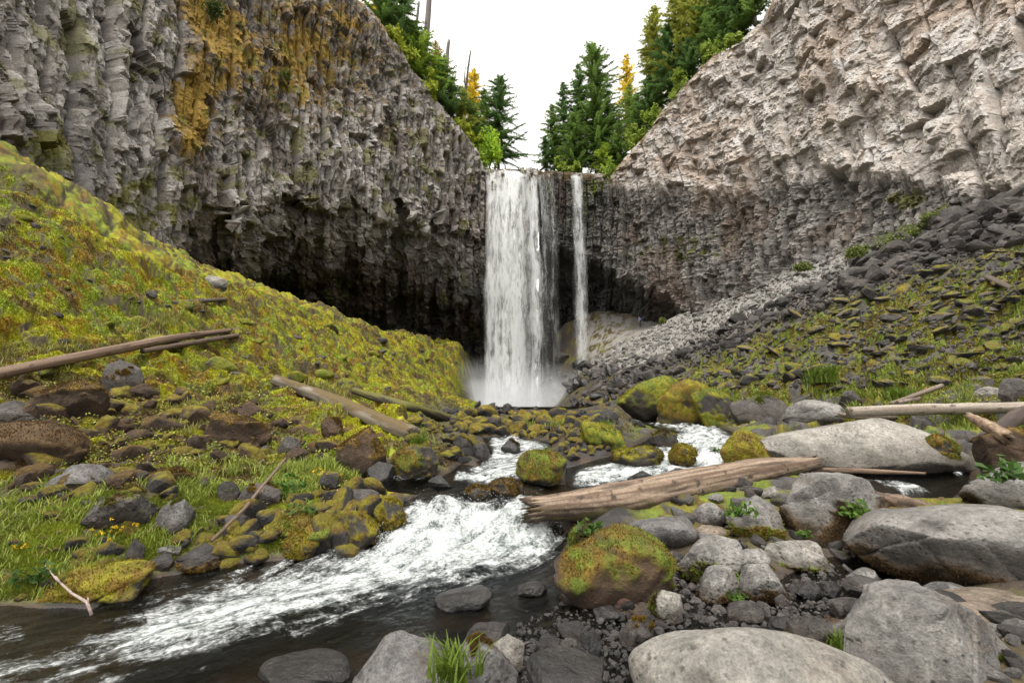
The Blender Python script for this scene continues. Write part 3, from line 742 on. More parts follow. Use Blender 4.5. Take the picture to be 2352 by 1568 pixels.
# spray thrown up by the cascade
def spray():
    Vb, Fb = None, None
    bm = bmesh.new(); bmesh.ops.create_icosphere(bm, subdivisions=1, radius=1); Vb = np.array([v.co[:] for v in bm.verts]); Fb = np.array([[v.index for v in f.verts] for f in bm.faces]); bm.free()
    rs = np.random.default_rng(91); vs, fs2, o_ = [], [], 0
    for (u0, v0, u1, v1, n) in ((950, 1160, 1235, 1250, 1300), (860, 1245, 1000, 1290, 400), (1215, 1195, 1290, 1240, 350), (1590, 1020, 1670, 1075, 250)):
        for k in range(n):
            xy = hitw(rs.uniform(u0, u1), rs.uniform(v0, v1)); p = np.array([xy[0], xy[1], float(ZW(xy[0], xy[1])) + abs(rs.normal()) * .09 + .03])
            vs.append(Vb * rs.uniform(.001, .0035) * np.array([1, 1, rs.uniform(.8, 1.8)]) + p); fs2.append(Fb + o_); o_ += len(Vb)
    o = mesh_np("water_spray", np.concatenate(vs), np.concatenate(fs2), plain("spray_drops", (.75, .78, .78), .3), None, True)
    tag(o, "fine white droplets thrown up by the rapids", kind="stuff")
spray()

# ------------------------------------------------------------------ waterfalls
def fall(name, u0, u1, vt, D, prof, seed, layers, label, zb=2.4, wid=1.0, nz=760, nsx=150, strand=.6):
    Vs, Fs, Ds = [], [], []; off = 0
    for L in range(layers):
        t = np.linspace(0, 1, nz)[None]; s = np.linspace(0, 1, nsx)[:, None]
        u = u0 + (u1 - u0) * s
        pt = P(u, np.interp(s, [0, 1], vt) + 0 * u, D)
        ztop = pt[..., 2]; x0 = pt[..., 0]
        z = ztop + .25 - (ztop + .25 - zb) * t
        drop = (ztop - z)
        y = D + 2.2 - 1.9 * np.sqrt(np.clip(drop, 0, 1e9) / 9 + 1e-6).clip(0, 1.25) + L * .45 - .9 * np.sin(np.pi * s)
        y = y + .2 * (fbm(s * 9 * wid + 0 * z, z * .18 + L * 9, seed, 3) - .5)
        x = x0 + (fbm(z * .10 + 0 * s, s * 4 + 0 * z, seed + 1 + L, 3) - .5) * .9 + (s - .5) * .2 * t * wid
        x = x + .35 * (fbm(z * .6 + 0 * s, 0 * z + s * 20, seed + 2, 3) - .5)
        xs = s * (u1 - u0) / 12
        fl = fbm(xs * 2.6 + .5 * fbm(z * .5 + 0 * s, xs, seed + 4), z * .22 + L * 3, seed + 5, 4)
        fine = fbm(xs * 7, z * .9 + L * 7, seed + 6, 5)
        clump = fbm(xs * 1.6 + .4 * np.sin(z), z * .55, seed + 8, 4)
        pr = np.interp(s[:, 0], *zip(*prof))[:, None]
        thin = 1 - .18 * t
        edge = sst(0, .10, s) * sst(1, .90, s)
        vfine = fbm(xs * 16, z * 2.2 + L * 5, seed + 9, 4)
        nz_ = .34 * fl + .26 * fine + .24 * clump + .16 * vfine
        de = pr * thin * (.22 + .78 * sst(.40, .60, nz_ + .10 * (pr - .7))) * edge
        de = de * (.8 if layers == 1 else .74)
        de = np.where(t < .02, de * 1.3, de)
        Vs.append(np.stack(np.broadcast_arrays(x, y, z), -1).reshape(-1, 3)); Fs.append(quads(nsx, nz) + off); Ds.append(np.clip(de, 0, 1).ravel()); off += nsx * nz
    o = mesh_np(name, np.concatenate(Vs), np.concatenate(Fs), M_FALL, None, True, attrs={"dens": np.concatenate(Ds)})
    return tag(o, label, "waterfall")
FD = float(dm(57.6))
fall("waterfall", 1113, 1243, (380, 392), FD, [(0, .72), (.08, 1.0), (.3, .95), (.45, 1.12), (.6, 1.1), (.67, .75), (.72, .42), (.78, .6), (.84, 1.0), (.93, 1.0), (1, .5)], 100, 2,
     "broad white waterfall pouring over the cliff lip in a thick curtain")
fall("waterfall", 1238, 1282, (390, 394), FD + .4, [(0, .55), (.25, .42), (.5, .2), (.65, .42), (.85, .2), (1, .0)], 140, 1,
     "faint wispy thread of falling water between the broad and narrow falls", zb=7, wid=.3, nsx=70)
fall("waterfall", 1312, 1342, (394, 394), FD + .2, [(0, .0), (.25, .5), (.5, .82), (.7, .6), (1, .0)], 170, 2,
     "narrow white ribbon waterfall dropping apart from the broad curtain", zb=2.9, wid=.25, nsx=60)

# ------------------------------------------------------------------ mist at the foot of the fall
def mist():
    bm = bmesh.new(); bmesh.ops.create_icosphere(bm, subdivisions=4, radius=1)
    V = np.array([v.co[:] for v in bm.verts]); Fi = np.array([[v.index for v in f.verts] for f in bm.faces]); bm.free()
    c = P(1120, 925, FD - 4)
    V = V * (1 + .25 * (fbm3(V * 1.5, 8)[:, None] - .5)) * np.array([27, 10, 8.0])
    m, t, out = newmat("spray_mist")
    pv_ = N(t, "ShaderNodeVolumePrincipled"); t.links.new(pv_.outputs[0], out.inputs["Volume"])
    pv_.inputs["Color"].default_value = (.95, .97, 1, 1)
    tc = N(t, "ShaderNodeTexCoord"); mp = N(t, "ShaderNodeMapping"); mp.inputs["Scale"].default_value = (1 / 27, 1 / 10, 1 / 8.0)
    t.links.new(tc.outputs["Object"], mp.inputs[0])
    ln = N(t, "ShaderNodeVectorMath", operation='LENGTH'); t.links.new(mp.outputs[0], ln.inputs[0])
    mr = N(t, "ShaderNodeMapRange"); mr.interpolation_type = 'SMOOTHSTEP'; t.links.new(ln.outputs["Value"], mr.inputs[0])
    mr.inputs[1].default_value = .0; mr.inputs[2].default_value = .95; mr.inputs[3].default_value = .2; mr.inputs[4].default_value = 0
    nz_ = noise(t, mp.outputs[0], 2.5, 3); k = N(t, "ShaderNodeMath", operation='MULTIPLY'); t.links.new(mr.outputs[0], k.inputs[0])
    t.links.new(ramp(t, nz_, .3, .7, (.3, .3, .3, 1), (1.4, 1.4, 1.4, 1)), k.inputs[1]); t.links.new(k.outputs[0], pv_.inputs["Density"])
    o = mesh_np("mist", V, Fi, m); o.location = (c[0], c[1], 2.6)
    tag(o, "white spray drifting at the foot of the falls", kind="stuff")
mist()

# ------------------------------------------------------------------ rocks
ICO = {}
def ico(n):
    if n not in ICO:
        bm = bmesh.new(); bmesh.ops.create_icosphere(bm, subdivisions=n, radius=1)
        ICO[n] = (np.array([v.co[:] for v in bm.verts]), np.array([[v.index for v in f.verts] for f in bm.faces])); bm.free()
    return ICO[n]
def rock_shape(seed, lvl, ang, npl=16, rough=.06):
    r = np.random.default_rng(seed); V, Fi = ico(lvl)
    n = r.normal(size=(npl, 3)); n /= np.linalg.norm(n, axis=1)[:, None]
    d = r.uniform(.62, 1.0, npl)
    dots = np.maximum(V @ n.T, 0) / d
    p = ang = ang * 1.8 if ang >= 8 else ang
    rad = 1 / (np.sum(dots ** p, 1) + .9 ** p * 0 + (1 / 1.25) ** p) ** (1 / p)
    nk = 46 if ang >= 10 else 22
    kp = r.normal(size=(nk, 3)); kp /= np.linalg.norm(kp, axis=1)[:, None]
    dk = np.maximum(kp @ n.T, 0) / d; rk = 1 / (np.sum(dk ** p, 1) + (1 / 1.25) ** p) ** (1 / p)
    kn = kp + r.normal(size=(nk, 3)) * (.28 if ang >= 10 else .14); kn /= np.linalg.norm(kn, axis=1)[:, None]
    dist = np.sum(kn * kp, 1) * rk * r.uniform(.86, .995, nk)
    dd = V @ kn.T; cut = np.where(dd > .15, dist / np.maximum(dd, .15), 9.).min(1)
    kk = 40. if ang >= 10 else 14.
    rad = (rad ** -kk + np.minimum(cut, 3) ** -kk) ** (-1 / kk)
    W = V * rad[:, None]
    if lvl >= 4:
        rw = np.linalg.norm(W, axis=1); pull = np.zeros(len(W)); wob = .10 * (fbm3(W * 3 + 3, seed % 71, 4) - .5)
        for k in range(5 if lvl > 4 else 3):
            cn = r.normal(size=3); cn /= np.linalg.norm(cn); t0 = r.uniform(-.45, .45); ds = W @ cn - t0 + wob; m_ = sst(.42, .55, fbm3(W * 1.1 + k * 5, seed % 53, 3))
            gw = .012 if lvl > 5 else .02
            pull += .035 * np.exp(-(ds / gw) ** 2) * m_ + r.uniform(.01, .035) * sst(-.01, .01, ds) * m_
        W = W * (1 - pull)[:, None]
    W = W * (1 + (rough * 4 + .08) * (fbm3(W * 1.5 + seed % 41, seed % 83, 2)[:, None] - .5) + rough * 3 * (fbm3(W * 2.6 + seed % 37, seed % 97, 6)[:, None] - .5) + rough * .5 * (fbm3(W * 9, seed % 89, 3)[:, None] - .5))
    lo, hi = W.min(0), W.max(0)
    return (W - (lo + hi) / 2) / ((hi - lo) / 2), Fi
STY = {  # base colour, second colour, alpha(dry)
    'pale': ((.47, .445, .40), (.30, .28, .255)), 'grey': ((.37, .355, .335), (.215, .205, .195)), 'cool': ((.25, .243, .24), (.135, .13, .128)),
    'tan': ((.38, .31, .245), (.28, .22, .17)), 'dark': ((.065, .06, .058), (.035, .032, .031)), 'wet': ((.05, .046, .044), (.022, .021, .021)),
    'brown': ((.092, .056, .034), (.05, .034, .023)), 'slate': ((.13, .118, .11), (.07, .062, .058)), 'red': ((.14, .07, .05), (.09, .05, .04))}
MOSSC = {'y': (.25, .225, .012), 'g': (.145, .185, .016), 'o': (.185, .115, .016), 'b': (.115, .068, .027), 'k': (.06, .04, .018)}
def vnorm(V, Fi):
    a = V[Fi]; fn = np.cross(a[:, 1] - a[:, 0], a[:, 2] - a[:, 0]); n = np.zeros_like(V)
    for k in range(3): np.add.at(n, Fi[:, k], fn)
    return n / (np.linalg.norm(n, axis=1)[:, None] + 1e-9)
def fuzz_mesh(pts, nor, cols, size, r, up=.5):
    """little tapered fibres growing out of a mossy surface"""
    n = len(pts)
    d = nor * (1 - up) + np.array([0, 0, up]) + r.normal(size=(n, 3)) * .45; d /= np.linalg.norm(d, axis=1)[:, None]
    s = np.cross(d, r.normal(size=(n, 3))); s /= np.linalg.norm(s, axis=1)[:, None] + 1e-9
    L = np.asarray(size) * r.uniform(.5, 1.3, n); Wd = L * .28
    V = np.stack([pts - s * Wd[:, None] - nor * .2 * L[:, None], pts + s * Wd[:, None] - nor * .2 * L[:, None], pts + d * L[:, None]], 1).reshape(-1, 3)
    c = np.repeat(cols * r.uniform(.65, 1.3, (n, 1)), 3, 0)
    return V, np.arange(3 * n).reshape(n, 3), c
def rock(box, style, label, name="boulder", cat="boulder", moss=0.0, mode='top', mc='y', ang=9, seed=None, D=None, depth=.8, sink=.3, lvl=5, rough=.06, fuzz=True, group=None, rot=0.0, npl=16):
    u0, v0, u1, v1 = box
    seed = seed if seed is not None else int(u0 * 7 + v0 * 13 + 4000) % 9973
    uc, vc = (u0 + u1) / 2, (v0 + v1) / 2
    if D is None:
        h, ok_ = hit([uc], [min(v1 - 2, 1700)]); Db = h[0, 1]
    else: Db = D
    wpx = (u1 - u0)
    hw = wpx / F * Db / 2 * cP; dep = hw * depth
    Dc = Db + dep * .75 if D is None else Db
    rx0, rz0 = ray(u0, vc); rx1, _ = ray(u1, vc); _, rzt = ray(uc, v0); _, rzb = ray(uc, v1)
    hx = (rx1 - rx0) * Dc / 2; cx = (rx0 + rx1) * Dc / 2
    zt = CZ + rzt * Dc; zb_ = CZ + rzb * Db
    hz = (zt - zb_) / 2; zt -= .0; zb2 = zb_ - sink * 2 * hz - .02
    V, Fi = rock_shape(seed, lvl, ang, npl, rough)
    # put the widest part low: shear so that the visible part fills the box
    hz2 = (zt - zb2) / 2
    rs = np.random.default_rng(seed + 1)
    V = V * np.array([hx, dep, hz2])
    if rot:
        V[:, 2] += V[:, 0] * math.tan(math.radians(rot)) * .6
    nrm = vnorm(V, Fi)
    sc = 1.6 / max(hx, .15)
    q = V * sc
    n1 = fbm3(q * 1.2 + seed % 50, 3, 5); n2 = fbm3(q * 4 + 3, 4, 4)
    a, b = STY[style]; c = np.zeros_like(V) + np.array(a)
    c = mixc(c, b, sst(.4, .62, n1 * .7 + n2 * .3))
    zrel = (V[:, 2] / hz2 + 1) / 2; vis = 2 * hz / (2 * hz2); zv = (zrel - (1 - vis)) / vis
    al = np.ones(len(V)) if style not in ('wet',) else np.full(len(V), .15)
    n3 = fbm3(q * np.array([1.2, 1.2, 3.5]) + 11, 21, 5)
    if style in ('grey', 'pale', 'cool', 'tan'):
        c = mixc(c, (.16, .12, .085), sst(.54, .68, n3) * .55); c = mixc(c, (.07, .062, .055), sst(.60, .70, fbm3(q * 2.5 + 31, 22, 5)) * .6)
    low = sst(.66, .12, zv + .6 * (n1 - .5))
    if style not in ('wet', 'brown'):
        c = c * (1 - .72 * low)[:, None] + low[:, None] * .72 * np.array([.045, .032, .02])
    al = al * (1 - .6 * sst(.2, 0, zv))
    cov = np.zeros(len(V))
    if moss:
        if mode == 'top': k = nrm[:, 2] * .5 + .2
        elif mode == 'low': k = .82 - zv * .9 - nrm[:, 2] * .3
        elif mode == 'all': k = .35 + .25 * nrm[:, 2]
        elif mode == 'side': k = .5 - nrm[:, 2] * .6
        elif mode == 'left': k = .2 - V[:, 0] / hx * .6
        cov = sst(.48, .6, k * .7 + (n1 - .5) * .9 + (n2 - .5) * .5 + moss * .5)
        m1 = np.zeros_like(V) + np.array(MOSSC[mc[0]]); m1 = mixc(m1, MOSSC[mc[-1]], sst(.42, .6, n2)) ; m1 = mixc(m1, MOSSC['k'], sst(.6, .72, fbm3(q * 2.2 + 8, 9, 3)) * .7)
        c = mixc(c, (0, 0, 0), cov) + m1 * cov[:, None]
        V = V + nrm * (cov * min(.03, hx * .05))[:, None] * (1 + n2[:, None])
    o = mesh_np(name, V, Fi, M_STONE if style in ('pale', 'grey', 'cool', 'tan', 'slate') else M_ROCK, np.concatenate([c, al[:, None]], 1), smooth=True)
    if ang >= 9: o.data.set_sharp_from_angle(angle=math.radians(16))
    o.location = (cx, Dc, (zt + zb2) / 2)
    tag(o, label, cat, group)
    if moss and fuzz and cov.max() > .5:
        r = rs; fc = Fi[(cov[Fi].min(1) > .5) & (zv[Fi].mean(1) > -.1)]
        if len(fc) > 20:
            k = int(min(7000, 900 + 12 * wpx))
            f = fc[r.integers(0, len(fc), k)]; ba = r.dirichlet((1, 1, 1), k)
            pts = (V[f] * ba[..., None]).sum(1); nn = nrm[f[:, 0]]
            cc = m1[f[:, 0]] * 1.15
            Vf, Ff, Cf = fuzz_mesh(pts, nn, cc, np.full(k, .012 + .0022 * Dc), r, .25)
            mesh_np("moss", Vf, Ff, M_MOSS, Cf, False, o)
    return o

R = rock
# --- foreground and right bank, one by one
R((1462, 1440, 2095, 1760), 'pale', "huge pale speckled boulder filling the near foreground", ang=6, lvl=6, D=2.5, sink=.1, rough=.05, depth=.6)
R((1948, 1354, 2290, 1640), 'grey', "big grey pitted boulder beside the pale speckled foreground boulder", ang=9, lvl=6, D=2.75, sink=.1, rough=.06, depth=.6)
R((1993, 1149, 2440, 1372), 'grey', "large smooth rounded boulder with brown stained flanks above dark water", ang=6, lvl=6, moss=.12, mode='low', mc='bk', rough=.04, depth=.9)
R((1663, 959, 2202, 1086), 'pale', "long flat grey bedrock boulder with mossy ends across the stream", ang=8, lvl=6, rough=.07, depth=.5, sink=.2)
R((1660, 990, 1765, 1070), 'dark', "bright moss hump against the end of the long flat boulder", moss=.8, mode='all', mc='yo', ang=5, name="mossy_boulder")
R((2120, 1000, 2200, 1084), 'dark', "moss clad knob at the downstream end of the long flat boulder", moss=.5, mode='all', mc='go', ang=6, name="mossy_boulder")
R((1800, 918, 1945, 985), 'grey', "rounded grey boulder wedged behind the long flat boulder", ang=5)
R((1925, 896, 1978, 940), 'slate', "dark sharp edged block perched by the bleached log", ang=24)
R((2243, 986, 2400, 1085), 'brown', "brown mossy boulder under the broken stump", ang=8, moss=.3, mode='top', mc='bo')
R((2175, 988, 2235, 1018), 'slate', "flat slab lying beside the little side cascade", ang=20, depth=1)
R((2235, 1061, 2420, 1180), 'grey', "flat topped boulder with dark leaves hanging down its side", ang=8, moss=.1, mode='side', mc='kk')
R((1788, 1084, 2000, 1240), 'grey', "tall broken boulder with a jagged pale top and mossy leafy flank", ang=16, lvl=5, moss=.5, mode='low', mc='bk', rough=.11, depth=.7)
R((1938, 1121, 2018, 1200), 'slate', "dark smooth wedge leaning on the tall broken boulder", ang=26, rot=-20)
R((1998, 1166, 2088, 1246), 'grey', "grey angular block between the dark wedge and the rounded boulder", ang=22, rot=-12, moss=.05, mode='left', mc='go')
R((1678, 1141, 1800, 1240), 'grey', "pale topped mossy boulder with clover leaves left of the tall broken boulder", ang=12, moss=.33, mode='low', mc='og')
R((1748, 1116, 1790, 1148), 'pale', "small white angular block on top of the leafy boulders", ang=26)
R((1708, 1114, 1750, 1146), 'slate', "small dull grey stone tucked under the driftwood log", ang=9)
R((1590, 1153, 1664, 1211), 'grey', "egg shaped grey stone beneath the driftwood log", ang=6)
R((1588, 1204, 1670, 1238), 'tan', "low flat stone under the egg shaped stone", ang=8, moss=.2, mode='low', mc='go')
R((1424, 1183, 1597, 1266), 'cool', "smooth blue grey boulder with a notch beside the thick log", ang=6, lvl=5, moss=.0, rough=.04)
R((1268, 1224, 1537, 1390), 'brown', "big moss cloaked boulder at the edge of the white rapids", ang=5, lvl=5, moss=.62, mode='all', mc='og', name="mossy_boulder", rough=.06, depth=.75)
R((1300, 1200, 1400, 1300), 'dark', "dark green mossy rock behind the big moss cloaked boulder", ang=7, moss=.7, mode='all', mc='gk', name="mossy_boulder", depth=.6)
R((1555, 1228, 1705, 1341), 'grey', "grey boulder with black mossy underside right of the moss cloaked boulder", ang=9, lvl=5, moss=.3, mode='low', mc='kg')
R((1678, 1256, 1770, 1316), 'grey', "light stone touching the flat washed boulder", ang=10, moss=.15, mode='low', mc='go')
R((1748, 1238, 1900, 1308), 'pale', "low flat washed boulder beside the still pool", ang=9, moss=.22, mode='low', mc='kg')
R((1598, 1299, 1700, 1381), 'grey', "mottled stone left of the small green plant", ang=12, moss=.2, mode='low', mc='bk')
R((1698, 1291, 1795, 1386), 'grey', "steep peaked stone right of the small green plant", ang=14, moss=.2, mode='low', mc='bk')
R((1673, 1379, 1757, 1438), 'slate', "squat dark grey stone in the shallows", ang=11)
R((1778, 1362, 1812, 1394), 'slate', "small round stone between the shallows and the peaked stone", ang=7, lvl=3)
R((1810, 1331, 1890, 1372), 'wet', "wet brown rock at the outlet of the still pool", ang=12)
R((1880, 1334, 1937, 1377), 'wet', "black glistening rock at the outlet of the still pool", ang=9)
R((1935, 1322, 2072, 1388), 'slate', "angular grey rock with a ridged top behind the pitted boulder", ang=20)
R((1946, 1303, 2015, 1343), 'grey', "small pointed stone on the angular ridged rock", ang=20)
R((1905, 1371, 1990, 1420), 'slate', "smooth stone before the pitted boulder's shoulder", ang=8)
R((2125, 1334, 2215, 1392), 'cool', "grey triangular block below the rounded stained boulder", ang=24, rot=-10)
R((2190, 1370, 2420, 1418), 'tan', "long tan slab on the near right bank", ang=8)
R((2165, 1386, 2330, 1462), 'tan', "sandy coloured rock behind the pitted boulder", ang=7, depth=.9)
R((2223, 1411, 2420, 1458), 'tan', "pale tan slab overhanging a gap by the frame edge", ang=12)
R((2320, 1485, 2440, 1600), 'grey', "grey rock cut off by the frame corner", ang=9, D=3.3)
R((2243, 1450, 2315, 1516), 'grey', "grey stone in the gap beneath the tan slab", ang=12, moss=.1, mode='low', mc='gg')
R((1820, 1411, 1920, 1481), 'slate', "cracked brownish stone behind the pale speckled boulder", ang=16, moss=.0)
R((1906, 1427, 1962, 1482), 'grey', "small broken pale stone between the two big foreground boulders", ang=20)
R((1765, 1411, 1830, 1451), 'wet', "brown wet stone next to the cracked stone", ang=12)
R((1496, 1352, 1566, 1432), 'pale', "upright pale block standing in the shallows", ang=18, moss=.25, mode='left', mc='gk')
R((1419, 1422, 1505, 1490), 'slate', "leaning grey stone with an orange lichen patch in shallow water", ang=14, moss=.06, mode='top', mc='oo', rot=14)
R((1189, 1334, 1258, 1370), 'wet', "black rock at the tail of the rapids", ang=14)
R((1363, 1391, 1430, 1429), 'wet', "black angular stone near the moss cloaked boulder", ang=14)
R((1406, 1364, 1458, 1399), 'red', "reddish stone at the foot of the moss cloaked boulder", ang=14)
R((1064, 1427, 1172, 1490), 'dark', "dark grey blocky rock behind the foreground ledge rocks", ang=12)
R((793, 1454, 1052, 1660), 'cool', "large dull grey ledge rock at the bottom frame edge", ang=12, lvl=5, D=2.75, sink=.1, rot=10, moss=.0)
R((1020, 1468, 1192, 1640), 'cool', "grey rock with mossy stains beside the grass tuft in front", ang=12, lvl=5, D=2.7, sink=.1, moss=.12, mode='top', mc='ob', rot=-14)
R((1118, 1461, 1205, 1546), 'pale', "white angular rock beside the mossy stained foreground rock", ang=18)
R((1280, 1422, 1360, 1470), 'dark', "smooth half sunk stone in the shallows", ang=7)
R((1230, 1458, 1286, 1500), 'dark', "small dark block in the foreground shallows", ang=16)
R((1286, 1464, 1330, 1498), 'slate', "small cool grey slab in the foreground shallows", ang=22)
R((1327, 1450, 1381, 1513), 'wet', "rough black stone in the foreground shallows", ang=12)
R((1207, 1506, 1395, 1600), 'wet', "broad wet brown rock at the bottom frame edge", ang=9, D=2.75, sink=.1)
R((600, 1512, 810, 1580), 'wet', "dark drowned rock humping the water in the lower left", ang=5, sink=.5)
R((1000, 1350, 1130, 1400), 'wet', "drowned rock raising a dark smooth wave", ang=5, sink=.4)
# --- right bank far
R((1415, 866, 1575, 962), 'dark', "great square moss covered boulder at the head of the side stream", moss=.75, mode='all', mc='yg', ang=7, lvl=5, name="mossy_boulder", D=21, sink=.1)
R((1507, 875, 1642, 976), 'dark', "rounded golden moss boulder in front of the great square one", moss=.75, mode='all', mc='yo', ang=5, lvl=5, name="mossy_boulder", D=18.5, sink=.1)
R((1598, 894, 1690, 981), 'dark', "moss hump between the golden moss boulder and the grey patched one", moss=.7, mode='all', mc='yg', ang=5, name="mossy_boulder", D=17)
R((1673, 904, 1810, 984), 'slate', "grey boulder patched with orange moss at the stream side", moss=.28, mode='top', mc='og', ang=9, lvl=5, name="mossy_boulder", D=15)
R((2300, 866, 2390, 932), 'slate', "upright grey boulder by the bleached log's far end", ang=12)
R((2245, 887, 2304, 918), 'pale', "white flat stone lying in grass on the far bank", ang=14)
R((1410, 1028, 1527, 1078), 'dark', "low mossy rock splitting the side stream", moss=.5, mode='all', mc='yk', ang=7, name="mossy_boulder")
R((1539, 1019, 1598, 1070), 'dark', "leaning mossy rock beside the white side cascade", moss=.7, mode='all', mc='yo', ang=7, name="mossy_boulder")
R((1492, 990, 1558, 1026), 'dark', "dark rock with moss cap in the side stream", moss=.4, mode='top', mc='yk', ang=8, name="mossy_boulder")
R((1187, 1037, 1301, 1117), 'dark', "pyramid shaped mossy rock between the two stream arms", moss=.55, mode='all', mc='og', ang=8, lvl=5, name="mossy_boulder")
R((1338, 971, 1430, 1030), 'dark', "grassy moss mound beside the side stream", moss=.7, mode='all', mc='gy', ang=6, name="mossy_boulder")
R((894, 1023, 1006, 1103), 'dark', "squat boulder with a bright grass cap in the left arm", moss=.6, mode='all', mc='go', ang=6, lvl=5, name="mossy_boulder")
R((770, 985, 888, 1098), 'brown', "brown overhanging boulder at the bank beside the dark pool", moss=.4, mode='top', mc='bo', ang=8, lvl=5, name="mossy_boulder", rough=.1)
R((845, 1060, 905, 1110), 'wet', "black rock under the overhanging brown boulder", ang=10)
R((1083, 1017, 1124, 1058), 'wet', "black cubic rock in the left stream arm", ang=14)
R((1040, 1000, 1085, 1040), 'dark', "dark rock with mossy back next to the black cubic rock", ang=9, moss=.3, mc='yk')
R((1150, 1010, 1195, 1040), 'wet', "dark stone parting the upper white water", ang=10, moss=.2, mc='ok')
R((1120, 1100, 1200, 1140), 'dark', "low mossy stones at the cascade brink", ang=8, moss=.4, mc='ok', mode='all')
R((1060, 1115, 1125, 1150), 'dark', "flat moss topped stone on the cascade brink", ang=8, moss=.4, mc='ok', mode='all')
R((985, 1090, 1040, 1120), 'wet', "black boulder edging the dark pool", ang=9)
R((1440, 1080, 1500, 1112), 'wet', "wet grey rock upstream of the driftwood log", ang=10)
R((1530, 1075, 1590, 1105), 'slate', "round grey cobble above the driftwood log", ang=6)
R((1575, 1078, 1622, 1102), 'cool', "pale blue grey cobble above the driftwood log", ang=6)
R((1600, 1100, 1640, 1115), 'slate', "flat cobble pressed against the driftwood log", ang=7)
# --- left bank
R((874, 1147, 930, 1224), 'dark', "upright mossy block at the edge of the cascade", moss=.6, mode='all', mc='oy', ang=10, name="mossy_boulder")
R((763, 1170, 872, 1256), 'dark', "mossy boulder with trailing plants above the white pool", moss=.6, mode='all', mc='oy', ang=8, lvl=5, name="mossy_boulder")
R((795, 1122, 872, 1176), 'slate', "round stone with golden moss sides on the bank top", moss=.35, mode='low', mc='yo', ang=6, name="mossy_boulder")
R((590, 1181, 775, 1262), 'dark', "wide dark boulder with a mossy brow overhanging the water", moss=.5, mode='top', mc='og', ang=8, lvl=5, name="mossy_boulder")
R((655, 1224, 732, 1287), 'dark', "golden moss ball at the waterline", moss=.7, mode='all', mc='yo', ang=5, name="mossy_boulder")
R((-30, 919, 97, 988), 'slate', "bare peaked rock at the left frame edge", ang=18, moss=.05, mode='low', mc='bo')
R((-40, 974, 218, 1068), 'brown', "wide brown moss slab with a black hollow under it", ang=6, lvl=5, moss=.5, mode='top', mc='bb', rough=.08, name="mossy_boulder")
R((115, 1064, 262, 1132), 'cool', "pale bare flaky ledge in the brown moss", ang=16, lvl=5, rough=.1)
R((467, 954, 624, 1032), 'brown', "brown mossy block sprinkled with small leaves mid bank", ang=10, lvl=5, moss=.4, mode='top', mc='bo', name="mossy_boulder")
R((95, 880, 245, 968), 'brown', "steep brown boulder with a mossy crown below the fallen trunk", ang=12, lvl=5, moss=.4, mode='top', mc='ob', name="mossy_boulder")
R((245, 824, 330, 912), 'slate', "split dark boulder with a brown moss cap under the fallen trunk", ang=14, moss=.25, mode='top', mc='bo', name="mossy_boulder")
R((362, 1146, 447, 1228), 'cool', "bare pinkish grey slab standing in the grass", ang=16, moss=.1, mode='top', mc='bg')
R((180, 1134, 345, 1230), 'slate', "half buried rock overgrown with grass and brown moss", ang=10, moss=.3, mode='top', mc='bg', name="mossy_boulder")
R((505, 1104, 548, 1156), 'dark', "thin upright dark slab on the grassy bank", ang=22)
R((542, 1111, 648, 1168), 'slate', "lichen stained block crossed by the leaning stick", ang=16, moss=.1, mc='oo')
R((518, 1179, 572, 1222), 'slate', "round gray stone below the leaning stick", ang=7)
R((492, 1231, 565, 1283), 'dark', "small golden moss hump on the shoreline", ang=6, moss=.7, mode='all', mc='yo', name="mossy_boulder")
R((405, 1251, 508, 1313), 'dark', "dark shoreline rock with mossy flanks", ang=8, moss=.4, mode='low', mc='ok', name="mossy_boulder")
R((135, 1304, 345, 1385), 'dark', "long flat mossy shelf rock at the waterline", ang=8, lvl=5, moss=.6, mode='all', mc='yo', name="mossy_boulder")
R((290, 1236, 332, 1296), 'dark', "small upright rock beside the yellow flowers", ang=12)
R((345, 1270, 405, 1312), 'dark', "low dark stone in the wet margin", ang=10)
R((360, 1250, 420, 1280), 'cool', "little bluish stone by the shoreline", ang=10)
R((467, 633, 518, 664), 'pale', "rounded pale rock on the moss crest before the cave", ang=6)
R((355, 1075, 445, 1120), 'brown', "brown moss hummock above the grass", ang=8, moss=.4, mc='bo', name="mossy_boulder")
R((640, 1000, 700, 1045), 'slate', "grey broken rock under the half rotten log", ang=14, moss=.1, mc='bo')
R((735, 960, 790, 1005), 'brown', "brown mossy rock right beneath the half rotten log", ang=8, moss=.4, mc='bo', name="mossy_boulder")

